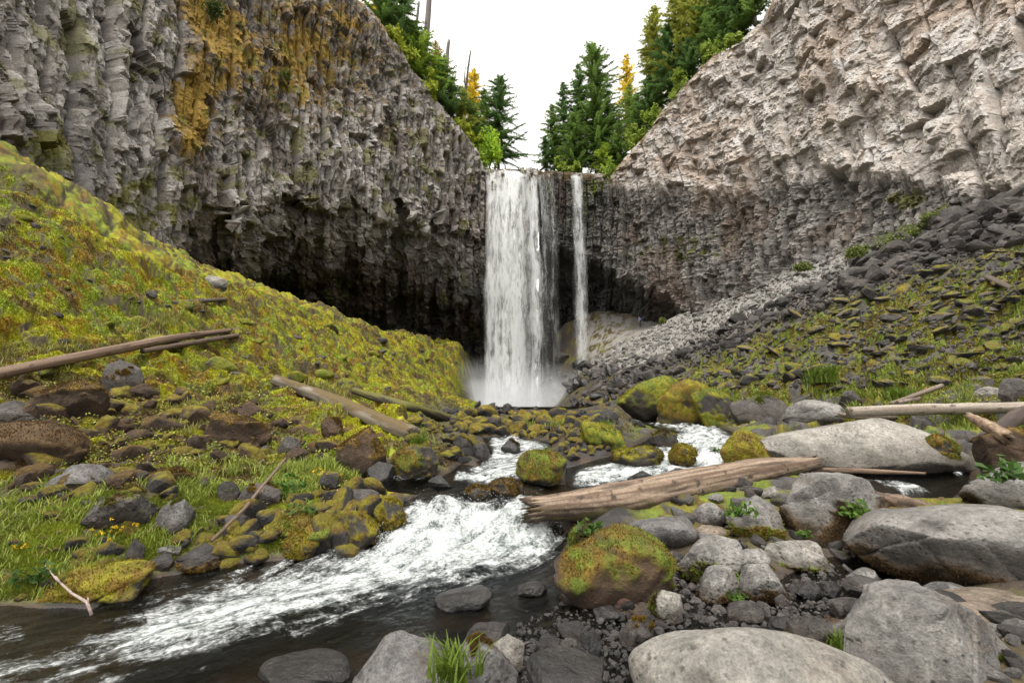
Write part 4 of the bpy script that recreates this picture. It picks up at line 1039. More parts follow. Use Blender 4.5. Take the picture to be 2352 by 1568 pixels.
# --- repeats: talus, scree, mossy rubble, stream stones
def in_poly(n, poly, r):
    p = np.array(poly, float); lo, hi = p.min(0), p.max(0); out = []
    while sum(map(len, out)) < n:
        q = r.uniform(lo, hi, (n * 4, 2)); d = sdf_polys(q[:, 0], q[:, 1], [poly]); out.append(q[d < 0])
    return np.concatenate(out)[:n]
def variants(name, k, style, ang, moss, mc, lvl=3, mode='top', flat=.6, seed0=0):
    out = []
    for i in range(k):
        V, Fi = rock_shape(seed0 + i * 31, lvl, ang, 13, .05); r = np.random.default_rng(seed0 + i)
        V = V * np.array([1, r.uniform(.6, 1), r.uniform(flat, 1)]); nrm = vnorm(V, Fi)
        n1 = fbm3(V * 2 + i * 3, 3, 4); n2 = fbm3(V * 5, 5, 3)
        a, b = STY[style]; c = mixc(np.zeros_like(V) + np.array(a), b, sst(.35, .65, n1)) * r.uniform(.75, 1.25)
        k_ = nrm[:, 2] * .5 + .2 if mode == 'top' else .4 + .2 * nrm[:, 2]
        cov = sst(.48, .6, k_ * .7 + (n1 - .5) * .8 + moss * .5) if moss else np.zeros(len(V))
        m1 = mixc(np.zeros_like(V) + np.array(MOSSC[mc[0]]), MOSSC[mc[-1]], sst(.42, .6, n2))
        c = mixc(c, (0, 0, 0), cov) + m1 * cov[:, None]
        al = np.full(len(V), .15 if style == 'wet' else 1.)
        out.append((V, Fi, np.concatenate([c, al[:, None]], 1)))
    return out
def scatter(name, cat, label, group, n, poly, vs, smin, smax, r, px=None, sink=.25, flat=True):
    """individual rocks that share a few meshes"""
    mes = []
    for V, Fi, c in vs:
        o = mesh_np(name, V, Fi, M_ROCK, c, False); mes.append(o.data); bpy.data.objects.remove(o)
    q = in_poly(n, poly, r); h, ok_ = hit(q[:, 0], q[:, 1])
    for i in range(n):
        if not ok_[i]: continue
        s = smin + (smax - smin) * r.random() ** 2.2
        if px: s = s / F * h[i, 1]
        o = bpy.data.objects.new(name, mes[r.integers(0, len(mes))]); COL.objects.link(o)
        o.location = (h[i, 0], h[i, 1] + s * .3, h[i, 2] + s * (.5 - sink))
        o.scale = (s, s * r.uniform(.7, 1.1), s * r.uniform(.55, 1.0)); o.rotation_euler = (r.normal() * .35, r.normal() * .35, r.uniform(0, 6.28))
        tag(o, label, cat, group)
def stuff_rocks(name, label, n, poly, style, smin, smax, r, ang=16, bright=1.0, px=True, lvl=2, lift=False):
    vs = [rock_shape(900 + i, lvl, ang, 11, .04) for i in range(12)]
    q = in_poly(n, poly, r); h, ok_ = hit(q[:, 0], q[:, 1]); Vs, Fs, Cs = [], [], []; off = 0
    a, b = map(np.array, STY[style])
    for i in range(n):
        if not ok_[i]: continue
        V, Fi = vs[i % 12]; s = smin + (smax - smin) * r.random() ** 2.5
        if px: s = s / F * h[i, 1]
        if lift and sdw(h[i:i+1, 0], h[i:i+1, 1])[0] < 0: h[i, 2] = max(h[i, 2], float(ZW(h[i, 0], h[i, 1])) - s * r.uniform(.1, .7))
        A = r.normal(size=(3, 3)); Qm, _ = np.linalg.qr(A)
        V = (V * np.array([1, r.uniform(.5, 1), r.uniform(.35, .8)])) @ Qm.T * s + h[i] + np.array([0, 0, s * .2])
        Vs.append(V); Fs.append(Fi + off); off += len(V)
        c = (a + (b - a) * r.random()) * bright * r.uniform(.7, 1.3); Cs.append(np.tile(np.append(c, .15 if style == 'wet' else 1), (len(V), 1)))
    o = mesh_np(name, np.concatenate(Vs), np.concatenate(Fs), M_ROCK, np.concatenate(Cs), False)
    return tag(o, label, kind="stuff")
r = np.random.default_rng(3)
TAL = [(1500, 850), (1700, 730), (1900, 640), (2060, 570), (2200, 510), (2380, 480), (2380, 870), (2150, 910), (1990, 900), (1700, 895), (1560, 880)]
TALU = [(1480, 850), (1700, 730), (1900, 640), (2060, 570), (2200, 510), (2380, 480), (2380, 545), (2200, 605), (2050, 645), (1912, 700), (1810, 735), (1700, 790), (1500, 885)]
scatter("talus_rock", "rock", "dark angular rock lying in the steep talus under the pale cliff", "dark rocks of the right hand talus", 260, TALU,
        variants("t", 8, 'slate', 22, 0, 'yg', seed0=10) + variants("t", 5, 'dark', 20, 0, 'yg', seed0=60), 5, 24, r, px=True)
scatter("mossy_talus_rock", "rock", "moss capped rock lying in the steep talus under the pale cliff", "moss capped rocks of the right hand talus", 290,
        [(1520, 870), (1700, 770), (1850, 705), (2100, 620), (2380, 550), (2380, 870), (2000, 900), (1600, 900)], variants("t", 5, 'dark', 14, .6, 'go', seed0=110, flat=.4) + variants("t", 4, 'slate', 20, .3, 'yo', seed0=120, flat=.4), 7, 30, r, px=True, sink=.4)
scatter("dark_talus_block", "rock", "charcoal block in the rock pile where talus meets the pale cliff", "charcoal blocks at the top of the talus", 70,
        [(1950, 600), (2200, 490), (2380, 440), (2380, 540), (2150, 590), (1950, 680)], variants("t", 6, 'slate', 24, 0, 'yg', seed0=160), 12, 40, r, px=True)
scatter("scree_block", "rock", "light grey broken block in the scree below the pale cliff", "light grey scree blocks", 220,
        [(1345, 835), (1420, 800), (1560, 735), (1700, 690), (1850, 612), (1960, 590), (1930, 630), (1800, 690), (1650, 745), (1480, 840), (1400, 850)],
        variants("t", 8, 'grey', 24, 0, 'yg', seed0=210, flat=.4), 4, 15, r, px=True)
stuff_rocks("scree_rubble", "small light grey rubble among the scree blocks", 2200, [(1345, 840), (1420, 790), (1560, 725), (1700, 680), (1850, 608), (1980, 580), (1930, 640), (1800, 705), (1650, 765), (1480, 850), (1400, 850)], 'grey', 1.5, 7, r)
stuff_rocks("talus_rubble", "small dark rubble between the talus rocks", 3000, [(1340, 850), (1500, 840)] + TALU[1:] + [(1420, 910)], 'slate', 2, 9, r)
stuff_rocks("slope_rubble", "fine dark rubble between the moss patches of the right slope", 2600, [(1520, 870), (1700, 780), (1850, 715), (2100, 630), (2380, 560), (2380, 850), (2000, 890), (1600, 895)], 'slate', 1.5, 8, r)
LEFT = [(0, 420), (150, 520), (340, 640), (540, 680), (800, 770), (1050, 810), (1080, 900), (950, 920), (800, 900), (600, 900), (300, 940), (0, 980)]
scatter("mossy_rock", "rock", "moss covered rock bulging from the bright green slope", "moss covered rocks on the green slope", 26, LEFT,
        variants("t", 9, 'dark', 7, .75, 'yg', seed0=310, mode='all'), 10, 46, r, px=True, sink=.5)
scatter("bare_rock", "rock", "dark bare rock poking through the moss of the green slope", "bare rocks on the green slope", 60, LEFT,
        variants("t", 6, 'slate', 20, 0, 'yg', seed0=340), 5, 20, r, px=True, sink=.35)
scatter("brown_moss_rock", "rock", "brown moss rock in the dry belt above the grassy bank", "brown moss rocks of the dry belt", 130,
        [(0, 900), (300, 900), (640, 930), (760, 1000), (760, 1060), (520, 1090), (300, 1130), (0, 1120)], variants("t", 5, 'brown', 14, .3, 'bo', seed0=410) + variants("t", 4, 'brown', 12, .55, 'yo', seed0=430), 10, 42, r, px=True, sink=.42)
scatter("bank_stone", "stone", "dull grey stone half buried in the dry belt above the grassy bank", "half buried grey stones of the bank", 60,
        [(0, 960), (300, 950), (640, 980), (760, 1060), (520, 1120), (300, 1170), (0, 1150)], variants("t", 4, 'slate', 18, .3, 'bo', seed0=440) + variants("t", 3, 'brown', 18, .4, 'yo', seed0=450), 8, 26, r, px=True, sink=.42)
scatter("mossy_stream_rock", "rock", "mossy rock on the low island between the stream arms", "mossy rocks of the island", 190,
        [(900, 985), (1050, 955), (1200, 950), (1380, 965), (1430, 985), (1400, 1040), (1300, 1060), (1250, 1010), (1120, 1000), (1050, 1060), (930, 1050)], variants("t", 9, 'dark', 12, .62, 'yo', seed0=510), 8, 27, r, px=True)
scatter("ridge_rock", "rock", "black rock along the crest of the dam before the falls", "black rocks along the crest", 70,
        [(960, 955), (1090, 938), (1250, 940), (1420, 962), (1500, 985), (1420, 975), (1250, 955), (1090, 952)], variants("t", 6, 'wet', 16, 0, 'yo', seed0=560), 5, 15, r, px=True, sink=.1)
scatter("wet_stone", "stone", "black wet stone at the edge of the white water", "black wet stones in the rapids", 60,
        [(880, 1070), (1060, 1010), (1260, 1000), (1420, 1040), (1700, 970), (1700, 1080), (1480, 1110), (1250, 1140), (950, 1145)], variants("t", 6, 'wet', 12, 0, 'yo', seed0=610), 6, 22, r, px=True)
scatter("shallows_stone", "stone", "small dark stone in the brown foreground shallows", "small stones in the foreground shallows", 160,
        [(1180, 1400), (1300, 1380), (1560, 1400), (1780, 1390), (1960, 1390), (1900, 1440), (1560, 1450), (1480, 1540), (1200, 1560)], variants("t", 6, 'dark', 22, 0, 'yo', seed0=640) + variants("t", 3, 'slate', 16, 0, 'yo', seed0=660), 6, 24, r, px=True)
scatter("bank_cobble", "stone", "grey cobble filling a gap between the big right bank boulders", "grey cobbles between the big boulders", 90,
        [(1560, 1110), (1700, 1100), (1900, 1180), (2060, 1220), (2000, 1290), (1700, 1290), (1540, 1240)], variants("t", 6, 'slate', 9, .1, 'go', seed0=710) + variants("t", 3, 'grey', 9, 0, 'go', seed0=730), 8, 26, r, px=True)
stuff_rocks("gravel", "wet brown gravel on the bed of the shallows", 2200, [(1150, 1420), (1300, 1370), (1560, 1390), (1780, 1330), (1900, 1280), (2100, 1330), (2100, 1440), (1560, 1450), (1470, 1580), (1150, 1580)], 'brown', 1.5, 7, r, ang=8)
stuff_rocks("pebbles", "small wet pebbles breaking the surface of the brown shallows", 700, [(1180, 1440), (1290, 1390), (1450, 1420), (1560, 1400), (1700, 1440), (1480, 1460), (1440, 1568), (1200, 1568)], 'dark', 3, 13, r, ang=16, lift=True, bright=1.3)
stuff_rocks("pebbles", "small grey pebbles between the right bank boulders", 700, [(1540, 1250), (1700, 1390), (1900, 1290), (2100, 1350), (1950, 1420), (1700, 1450), (1520, 1400)], 'slate', 3, 13, r, ang=16, lift=True)

scatter("mossy_bank_rock", "rock", "dark mossy rock crowding the left shore of the rapids", "dark mossy rocks of the left shore", 80,
        [(420, 1230), (560, 1180), (760, 1110), (900, 1130), (920, 1215), (760, 1275), (560, 1295), (400, 1320)], variants("t", 8, 'dark', 10, .62, 'yo', seed0=810), 16, 48, r, px=True, sink=.3)
scatter("mossy_grass_rock", "rock", "mossy stone half hidden in the left bank grass", "mossy stones in the bank grass", 60,
        [(-20, 1110), (340, 1110), (600, 1120), (560, 1200), (380, 1280), (100, 1380), (-20, 1390)], variants("t", 7, 'dark', 14, .62, 'yo', seed0=840), 10, 40, r, px=True, sink=.45)

scatter("ledge_rock", "rock", "black wet rock on the ledges at the foot of the narrow fall", "wet ledge rocks under the narrow fall", 110,
        [(1250, 800), (1345, 840), (1460, 850), (1500, 880), (1420, 935), (1250, 935)], variants("t", 6, 'wet', 20, 0, 'go', seed0=960) + variants("t", 3, 'slate', 20, 0, 'go', seed0=980), 5, 22, r, px=True)
scatter("shore_cobble", "stone", "grey brown cobble among the boulders of the near right corner", "cobbles of the near right corner", 60,
        [(1900, 1400), (2130, 1380), (2352, 1380), (2352, 1568), (2280, 1568), (2230, 1450), (1960, 1420)], variants("t", 6, 'slate', 14, .0, 'go', seed0=910) + variants("t", 5, 'grey', 14, 0, 'go', seed0=930), 14, 52, r, px=True)

# ------------------------------------------------------------------ moss fibres, leaves, grass over the slopes
gxr = np.gradient(Zb, axis=1) / np.gradient(rr, axis=1)
def normals_at(x, y):
    e = .08; zx = (gz(x + e, y) - gz(x - e, y)) / (2 * e); zy = (gz(x, y + e) - gz(x, y - e)) / (2 * e)
    n = np.stack([-zx, -zy, np.ones_like(zx)], -1); return n / np.linalg.norm(n, axis=1)[:, None]
Cg = C
def ground_col(x, y): return np.stack([gz(x, y, Cg[..., k]) for k in range(3)], -1)
def moss_carpet(n, poly, label, r, size=(.016, .0024)):
    q = in_poly(n, poly, r); h, ok_ = hit(q[:, 0], q[:, 1]); h = h[ok_]
    cv = gz(h[:, 0], h[:, 1], COVER); h = h[cv > r.uniform(.3, .9, len(h))]
    c = ground_col(h[:, 0], h[:, 1]) * 1.3
    Vf, Ff, Cf = fuzz_mesh(h, normals_at(h[:, 0], h[:, 1]), c, size[0] + size[1] * h[:, 1], r, .35)
    return tag(mesh_np("moss", Vf, Ff, M_MOSS, Cf), label, kind="stuff")
moss_carpet(420000, [(-40, 340), (150, 480), (340, 600), (540, 650), (800, 740), (1120, 790), (1130, 930), (900, 960), (880, 1230), (300, 1350), (-40, 1400)], "yellow green moss carpet of the left slope", r)
moss_carpet(230000, [(1420, 900), (1700, 750), (1900, 660), (2390, 500), (2390, 980), (1900, 970), (1440, 960)], "olive moss patches on the right talus", r)
moss_carpet(40000, [(880, 980), (1050, 940), (1300, 945), (1700, 960), (1600, 1060), (1300, 1060), (950, 1120)], "dark moss on the island", r)

def blades(h, nor, hh, c, r, wd=.05, seg=3, lean=.7):
    n = len(h); a = r.uniform(0, 2 * np.pi, n); L = hh * r.uniform(.5, 1.25, n)
    ld = np.stack([np.cos(a), np.sin(a), 0 * a], 1); sd_ = np.stack([-np.sin(a), np.cos(a), 0 * a], 1)
    le = lean * r.uniform(.3, 1.3, n); Vs = []
    for k in range(seg + 1):
        f = k / seg; ww = (L * wd * (1 - f) ** .7 + .0008)[:, None]
        p = h + np.array([0, 0, 1.]) * (L * (f - .35 * le * f * f))[:, None] + ld * (L * le * f * f)[:, None]
        Vs += [p - sd_ * ww, p + sd_ * ww]
    V = np.stack(Vs, 1); m = 2 * (seg + 1)
    b = (np.arange(n) * m)[:, None]
    Q = np.concatenate([np.concatenate([b + 2 * k, b + 2 * k + 1, b + 2 * k + 3, b + 2 * k + 2], 1) for k in range(seg)])
    return V.reshape(-1, 3), Q, np.repeat(c * r.uniform(.7, 1.35, (n, 1)), m, 0)
def grass(n, polys, label, r, hh=.16, kind="stuff", col=((.2, .3, .03), (.40, .43, .10)), px=None):
    q = np.concatenate([in_poly(int(n / len(polys)), p, r) for p in polys]); h, ok_ = hit(q[:, 0], q[:, 1], False); h = h[ok_]
    h = h[sdw(h[:, 0], h[:, 1]) > .03]
    h = h[fbm(h[:, 0] * 2.2, h[:, 1] * 2.2, 55) > r.uniform(.4, .6, len(h))]
    L = np.full(len(h), hh) if px is None else px / F * h[:, 1]
    c = np.array(col[0]) + (np.array(col[1]) - np.array(col[0])) * r.random((len(h), 1))
    V, Q, Cb = blades(h, None, L, c, r)
    return tag(mesh_np("grass", V, Q, M_LEAF, Cb), label, kind=kind)
grass(15000, [[(-30, 1110), (150, 1100), (340, 1110), (480, 1130), (500, 1200), (420, 1270), (280, 1320), (100, 1380), (-30, 1390)], [(600, 1080), (760, 1060), (830, 1100), (820, 1140), (640, 1150)], [(380, 1060), (520, 1050), (640, 1090), (640, 1140), (400, 1150)]],
      "long green grass on the left bank", r, px=23)
grass(6000, [[(1840, 900), (1900, 850), (1990, 900), (2080, 930), (1950, 950)], [(2060, 860), (2130, 860), (2250, 870), (2240, 930), (2060, 940)], [(2090, 960), (2230, 955), (2230, 990), (2100, 990)], [(2330, 700), (2390, 700), (2390, 860), (2320, 860)]],
      "bright grass at the foot of the right talus", r, px=18)
grass(2500, [[(920, 1030), (1000, 1035), (1000, 1070), (940, 1070)], [(1360, 975), (1420, 975), (1420, 1000), (1360, 1000)], [(1200, 960), (1300, 965), (1290, 985), (1200, 980)], [(945, 985), (985, 985), (985, 1020), (945, 1020)]],
      "short grass on the mossy island", r, px=14)
grass(5000, [[(0, 800), (200, 780), (220, 860), (0, 870)], [(300, 740), (420, 720), (420, 800), (300, 800)], [(380, 930), (520, 920), (520, 1000), (400, 1000)], [(700, 880), (800, 890), (800, 960), (720, 960)]],
      "dry pale grass between the mossy rocks", r, px=18, col=((.28, .28, .06), (.42, .4, .14)))

def leaves(h, nor, size, c, r, flat=.5):
    n = len(h); d = nor * flat + r.normal(size=(n, 3)) * .5; d /= np.linalg.norm(d, axis=1)[:, None]
    a = np.cross(d, r.normal(size=(n, 3))); a /= np.linalg.norm(a, axis=1)[:, None]; b = np.cross(d, a)
    s = (size * r.uniform(.6, 1.3, n))[:, None]
    V = np.stack([h - a * s * .9, h - b * s * .5 - a * s * .1, h + b * 0 + a * s, h + b * s * .5 - a * s * .1], 1)
    Q = np.arange(4 * n).reshape(n, 4)
    return V.reshape(-1, 3), Q, np.repeat(c * r.uniform(.7, 1.35, (n, 1)), 4, 0)
def ground_leaves(n, poly, label, r, px=3.5):
    q = in_poly(n, poly, r); h, ok_ = hit(q[:, 0], q[:, 1], False); h = h[ok_]
    h = h[fbm(h[:, 0] * 1.5, h[:, 1] * 1.5, 66) > r.uniform(.38, .62, len(h))]
    h[:, 2] += r.uniform(.01, .09, len(h))
    c = np.where(r.random((len(h), 1)) < .7, np.array([.36, .4, .08]), np.array([.5, .36, .1]))
    V, Q, Cb = leaves(h, normals_at(h[:, 0], h[:, 1]), px / F * h[:, 1], c, r)
    return tag(mesh_np("ground_cover_leaves", V, Q, M_LEAF, Cb), label, kind="stuff")
ground_leaves(9000, [(0, 830), (300, 820), (700, 880), (800, 950), (760, 1080), (560, 1130), (300, 1120), (0, 1050)], "tiny yellow green leaves sprinkled over the brown moss", r)
ground_leaves(2500, [(560, 1100), (880, 1090), (880, 1230), (560, 1260)], "small leaves on the mossy bank above the rapids", r)
ground_leaves(2500, [(1850, 880), (2390, 800), (2390, 960), (1850, 950)], "small leaves among the talus grass", r, 3)

def plant(u, v, D, rad_px, n, label, leafpx=7, col=(.1, .19, .025), name="leafy_plant", up=.6, flat=.7):
    """a small herb: stems with leaves round a root point"""
    if D is None: D = hit([u], [v])[0][0, 1] - .06
    p = P(u, v, D); R_ = rad_px / F * D; rs = np.random.default_rng(int(u * 3 + v))
    o = empty(name, p, label, "plant")
    d = rs.normal(size=(n, 3)); d[:, 2] = np.abs(d[:, 2]) * up; d[:, 1] = -np.abs(d[:, 1]) * .6; d /= np.linalg.norm(d, axis=1)[:, None]
    q = d * (R_ * rs.random((n, 1)) ** .6)
    V, Q, Cb = leaves(q, d * .4 + np.array([0, -.5, .6]), np.full(n, leafpx / F * D), np.array(col), rs, flat)
    mesh_np("foliage", V, Q, M_LEAF, Cb, False, o)
    st = [tube(np.array([[0, 0, -.03], q[i] * .5 + [0, 0, .01], q[i]]), [.003, .0025, .0015], 4) for i in range(0, n, max(1, n // 14))]
    V, Fi = join(st); mesh_np("stem", V, Fi, M_LEAF, np.tile(np.array([.09, .12, .03]), (len(V), 1)), False, o)
    return o
plant(1700, 1180, 5.0, 34, 60, "clover like herb hanging on the pale topped mossy boulder", 8)
plant(1958, 1180, 4.9, 36, 70, "bright leafy herb on the side of the tall broken boulder", 9)
plant(1845, 1228, 4.85, 20, 30, "small herb at the foot of the tall broken boulder", 7)
plant(1692, 1340, None, 22, 26, "star shaped green plant between two stones", 12, (.16, .26, .03))
plant(1690, 1372, None, 22, 30, "low dark green herb beneath the star shaped plant", 8, (.08, .15, .02))
plant(2300, 1100, 4.35, 55, 90, "dark glossy leaves spilling over the flat topped boulder", 11, (.055, .12, .02))
plant(1355, 1290, 4.2, 45, 70, "pale leafy herb growing on the big moss cloaked boulder", 6, (.19, .22, .05))
plant(1470, 1255, 4.55, 30, 45, "yellow green herb on the shoulder of the moss cloaked boulder", 6, (.2, .25, .05))
plant(670, 1130, None, 45, 90, "dark leafy clump crowning the bank above the rapids", 9, (.08, .17, .025))
plant(700, 1180, None, 40, 60, "trailing herb under the leafy bank clump", 7, (.11, .18, .03))
plant(500, 1030, None, 26, 40, "small pale leaved herb on the brown mossy block", 6, (.2, .22, .05))
plant(85, 1330, None, 45, 80, "dark ferny clump at the left waterline", 9, (.06, .12, .02))
plant(1640, 1035, None, 12, 20, "tiny green herb on the rock by the side cascade", 5)
plant(1360, 1225, 4.6, 40, 60, "dark herb draped behind the moss cloaked boulder", 8, (.07, .14, .02))
plant(2120, 1010, None, 30, 60, "fern patch behind the long flat boulder", 7, (.09, .16, .03))
def tuft(u, v, n, px, label, D=None):
    D = D or hit([u], [v], False)[0][0, 1]; p = P(u, v, D); rs = np.random.default_rng(int(u + v))
    h = rs.normal(size=(n, 3)) * np.array([.012, .012, .0]) * px / 40 * D
    V, Q, Cb = blades(h, None, np.full(n, px / F * D), np.array([.14, .21, .025]) * np.ones((n, 1)), rs, .05, 4, .7)
    o = mesh_np("grass_tuft", V, Q, M_LEAF, Cb); o.location = p
    return tag(o, label, "grass tuft")
tuft(1045, 1555, 90, 75, "green grass tuft between the two grey foreground rocks", 2.45)
tuft(965, 1030, 90, 42, "bright grass tuft at the tip of the half rotten log")
tuft(1500, 1272, 60, 28, "wispy grass on the rim of the moss cloaked boulder", 4.5)
tuft(1925, 1490, 60, 40, "grass sprig between pale and pitted foreground boulders", 3.0)
tuft(2380, 1080, 40, 30, "grass at the frame edge above the leafy boulder")
tuft(940, 1055, 120, 30, "bright grass growing on the squat boulder in the left arm")
tuft(1255, 1050, 70, 24, "grass on the pyramid shaped mossy rock")
tuft(1390, 985, 120, 22, "grass topping the moss mound by the side stream")
tuft(1890, 880, 260, 45, "large bright grass clump below the talus", None)
tuft(2070, 925, 180, 40, "grass clump behind the crossed dead branches", None)
def flowers(u, v, n, px, label):
    h, ok_ = hit([u], [v], False); D = h[0, 1]; rs = np.random.default_rng(int(u)); o = empty("yellow_wildflower", h[0], label, "flower")
    q = rs.normal(size=(n, 3)) * np.array([1, .8, .35]) * px / F * D + np.array([0, 0, px * .9 / F * D])
    V, Q, Cb = leaves(np.repeat(q, 7, 0) + rs.normal(size=(n * 7, 3)) * .006, np.tile([0, -.5, .8], (n * 7, 1)), np.full(n * 7, 3.0 / F * D), np.array([.75, .5, .02]), rs)
    mesh_np("petal_cluster", V, Q, M_LEAF, Cb, False, o)
    V, Fi = join([tube(np.array([[q[i, 0] * .4, q[i, 1] * .4, -.03], q[i]]), [.002, .0015], 4) for i in range(n)]); mesh_np("stem", V, Fi, M_LEAF, np.tile(np.array([.1, .16, .03]), (len(V), 1)), False, o)
flowers(250, 1240, 22, 26, "bunch of yellow wildflowers in the left bank grass")
flowers(740, 1110, 14, 22, "scattered yellow wildflowers near the overhanging boulder")
flowers(1265, 1070, 8, 12, "few yellow wildflowers on the pyramid shaped rock")
flowers(45, 1265, 5, 14, "couple of yellow blooms at the left frame edge")

# ------------------------------------------------------------------ logs and sticks
def log(name, pts, rad_px, label, cat="log", seed=1, col=((.33, .26, .2), (.13, .085, .055)), moss=0.0, jag=.25, segs=28, rough=.12, rings=90, mc=(.13, .12, .014), rot=False):
    pts = [(u, v, (D if D and D > 0 else hit([u], [v])[0][0, 1] * (1 + (D or 0)))) for u, v, D in pts]
    W = np.array([P(u, v, D) for u, v, D in pts]); Dv = np.array([p[2] for p in pts])
    t0 = np.linspace(0, 1, len(W)); t = np.linspace(0, 1, rings)
    path = np.stack([np.interp(t, t0, W[:, k]) for k in range(3)], 1)
    k3 = np.hanning(max(5, rings // len(W))); k3 /= k3.sum()
    pad = len(k3) // 2
    path = np.stack([np.convolve(np.pad(path[:, k], (pad, pad), mode='reflect', reflect_type='odd'), k3, 'valid')[:rings] for k in range(3)], 1)
    rad = np.interp(t, np.linspace(0, 1, len(rad_px)), rad_px) / F * np.interp(t, t0, Dv)
    c0 = path[0].copy(); V, Fi = tube(path - c0, rad, segs, jag * rad[0] * 2, rough, seed)
    n = rings * segs
    g = np.repeat(np.arange(rings), segs); th = np.tile(np.arange(segs), rings)
    kq = segs / 28; st = fbm(th * 1.3 / kq, g * .014, seed, 5); st2 = fbm(th * 3.4 / kq, g * .04 + 9, seed + 2, 4)
    kn = sst(.76, .80, fbm(th * .35 / kq, g * .25, seed + 5, 2))
    c = mixc(np.zeros((n, 3)) + np.array(col[0]), col[1], sst(.38, .62, st * .6 + st2 * .4)); c = mixc(c, (.04, .026, .018), np.clip(kn + sst(.38, .27, st), 0, 1) * .85)
    # deepen cracks
    nr = -vnorm(V, Fi); V[:n] -= nr[:n] * (sst(.40, .28, st) * .12 * np.repeat(rad, segs))[:, None]
    if rot:
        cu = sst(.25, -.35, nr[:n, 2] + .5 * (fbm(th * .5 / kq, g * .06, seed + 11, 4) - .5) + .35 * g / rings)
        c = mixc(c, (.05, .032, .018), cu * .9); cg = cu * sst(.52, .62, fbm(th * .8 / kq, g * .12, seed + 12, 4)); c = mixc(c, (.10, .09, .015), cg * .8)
    if moss:
        cv = sst(.5, .62, nr[:n, 2] * .3 + fbm(th * .3, g * .1, seed + 8, 4) * .6 + moss * .4)
        c = mixc(c, mc, cv)
    c = np.concatenate([c, [col[1], col[1]]])
    o = mesh_np(name, V, Fi, M_WOOD, c, True); o.location = c0
    return tag(o, label, cat)
log("driftwood_log", [(1242, 1168, 5.75), (1400, 1154, 6.0), (1560, 1122, 6.5), (1740, 1084, 7.1), (1858, 1064, 7.5)], [27, 39, 38, 31, 15], "thick weathered driftwood log jutting over the rapids", seed=3, rot=True, jag=.9, segs=64, rings=170, rough=.07, moss=.0,
    col=((.40, .30, .215), (.14, .085, .052)))
log("fallen_trunk", [(-60, 872, -.06), (0, 857, -.06), (200, 816, -.07), (400, 776, -.06), (550, 756, -.04)], [15, 13.5, 12, 9, 4], "long peeled brown trunk lying across the mossy slope", seed=4, jag=.5, segs=22, rough=.06, col=((.36, .245, .17), (.17, .10, .065)))
log("fallen_trunk", [(330, 806, -.05), (450, 786, -.05), (570, 766, -.03)], [6, 6, 4], "thin dark pole beside the long peeled trunk", seed=5, col=((.2, .13, .09), (.1, .065, .045)))
log("rotten_log", [(640, 876, -.04), (760, 920, -.06), (860, 962, -.06), (945, 996, -.05)], [14, 17, 18, 18], "half rotten log with brown moss sloping down to the stream", seed=6, moss=.3, jag=.5, segs=26, rough=.14, col=((.33, .29, .23), (.16, .12, .085)), mc=(.13, .085, .025))
log("mossy_log", [(815, 898, -.05), (930, 932, -.05), (1050, 966, -.05)], [8, 11, 10], "slim dark log thick with moss above the island", seed=7, moss=.55, col=((.07, .05, .035), (.04, .03, .02)))
log("thin_log", [(1085, 948, -.03), (1170, 944, -.03), (1262, 946, -.03)], [4, 4, 3], "thin dark log lying along the crest of the dam", seed=9, segs=10, col=((.09, .055, .04), (.05, .03, .022)))
log("bleached_log", [(1955, 945, 9.6), (2100, 940, 9.6), (2250, 938, 9.6), (2420, 934, 9.6)], [11, 13, 13, 13], "straight bleached log lying level behind the long flat boulder", seed=10, segs=22, rough=.07, col=((.5, .44, .37), (.27, .215, .165)))
log("bleached_log", [(1930, 953, 10.5), (2000, 957, 10.4), (2050, 958, 10.4)], [5, 10, 9], "short split log tucked under the straight bleached log", seed=11, jag=1, segs=14, rough=.2, col=((.36, .29, .23), (.17, .12, .085)))
log("dead_branch", [(2048, 927, 11.0), (2100, 908, 11.4), (2164, 885, 11.8)], [5, 5, 5], "upper crossed dead branch pointing up the talus", cat="branch", seed=12, segs=10, col=((.3, .23, .18), (.16, .11, .085)))
log("dead_branch", [(2062, 925, 10.9), (2112, 915, 11)], [6, 4], "lower pale crossed dead branch", cat="branch", seed=13, segs=10, col=((.36, .29, .23), (.16, .11, .085)))
log("broken_stump", [(2232, 958, 7.3), (2270, 978, 7.0), (2306, 1000, 6.8)], [8, 14, 15], "broken stump with a splintered tan end", cat="stump", seed=14, jag=1.0, segs=18, rough=.15, col=((.42, .30, .2), (.2, .125, .08)))
log("dark_log", [(2290, 990, 7.6), (2340, 955, 7.9), (2420, 935, 8.1)], [14, 17, 20], "dark wet log at the frame edge over the broken stump", seed=15, segs=18, col=((.1, .065, .05), (.045, .03, .024)))
log("thin_log", [(1860, 1078, 7.6), (1980, 1081, 7.4), (2125, 1087, 7.2)], [6, 6, 3], "long thin pole lying at the foot of the long flat boulder", seed=16, segs=12, col=((.25, .16, .1), (.12, .075, .05)))
log("broken_log", [(2020, 1142, 5.6), (2080, 1158, 5.5), (2140, 1172, 5.4)], [12, 19, 16], "broken brown log section stuck in the side creek", seed=17, jag=1.2, segs=20, rough=.18, col=((.25, .165, .11), (.11, .07, .045)))
log("leaning_stick", [(487, 1240, 5.0), (560, 1170, 5.3), (600, 1120, 5.8), (657, 1052, 6.6)], [3.5, 4, 4, 2.5], "thin dead stick leaning across the left bank", cat="stick", seed=18, segs=10, col=((.24, .16, .11), (.12, .08, .055)))
st = empty("forked_stick", P(208, 1400, 3.75), "pale forked stick standing out of the water near the left shore", "stick")
c0 = P(208, 1400, 3.75)
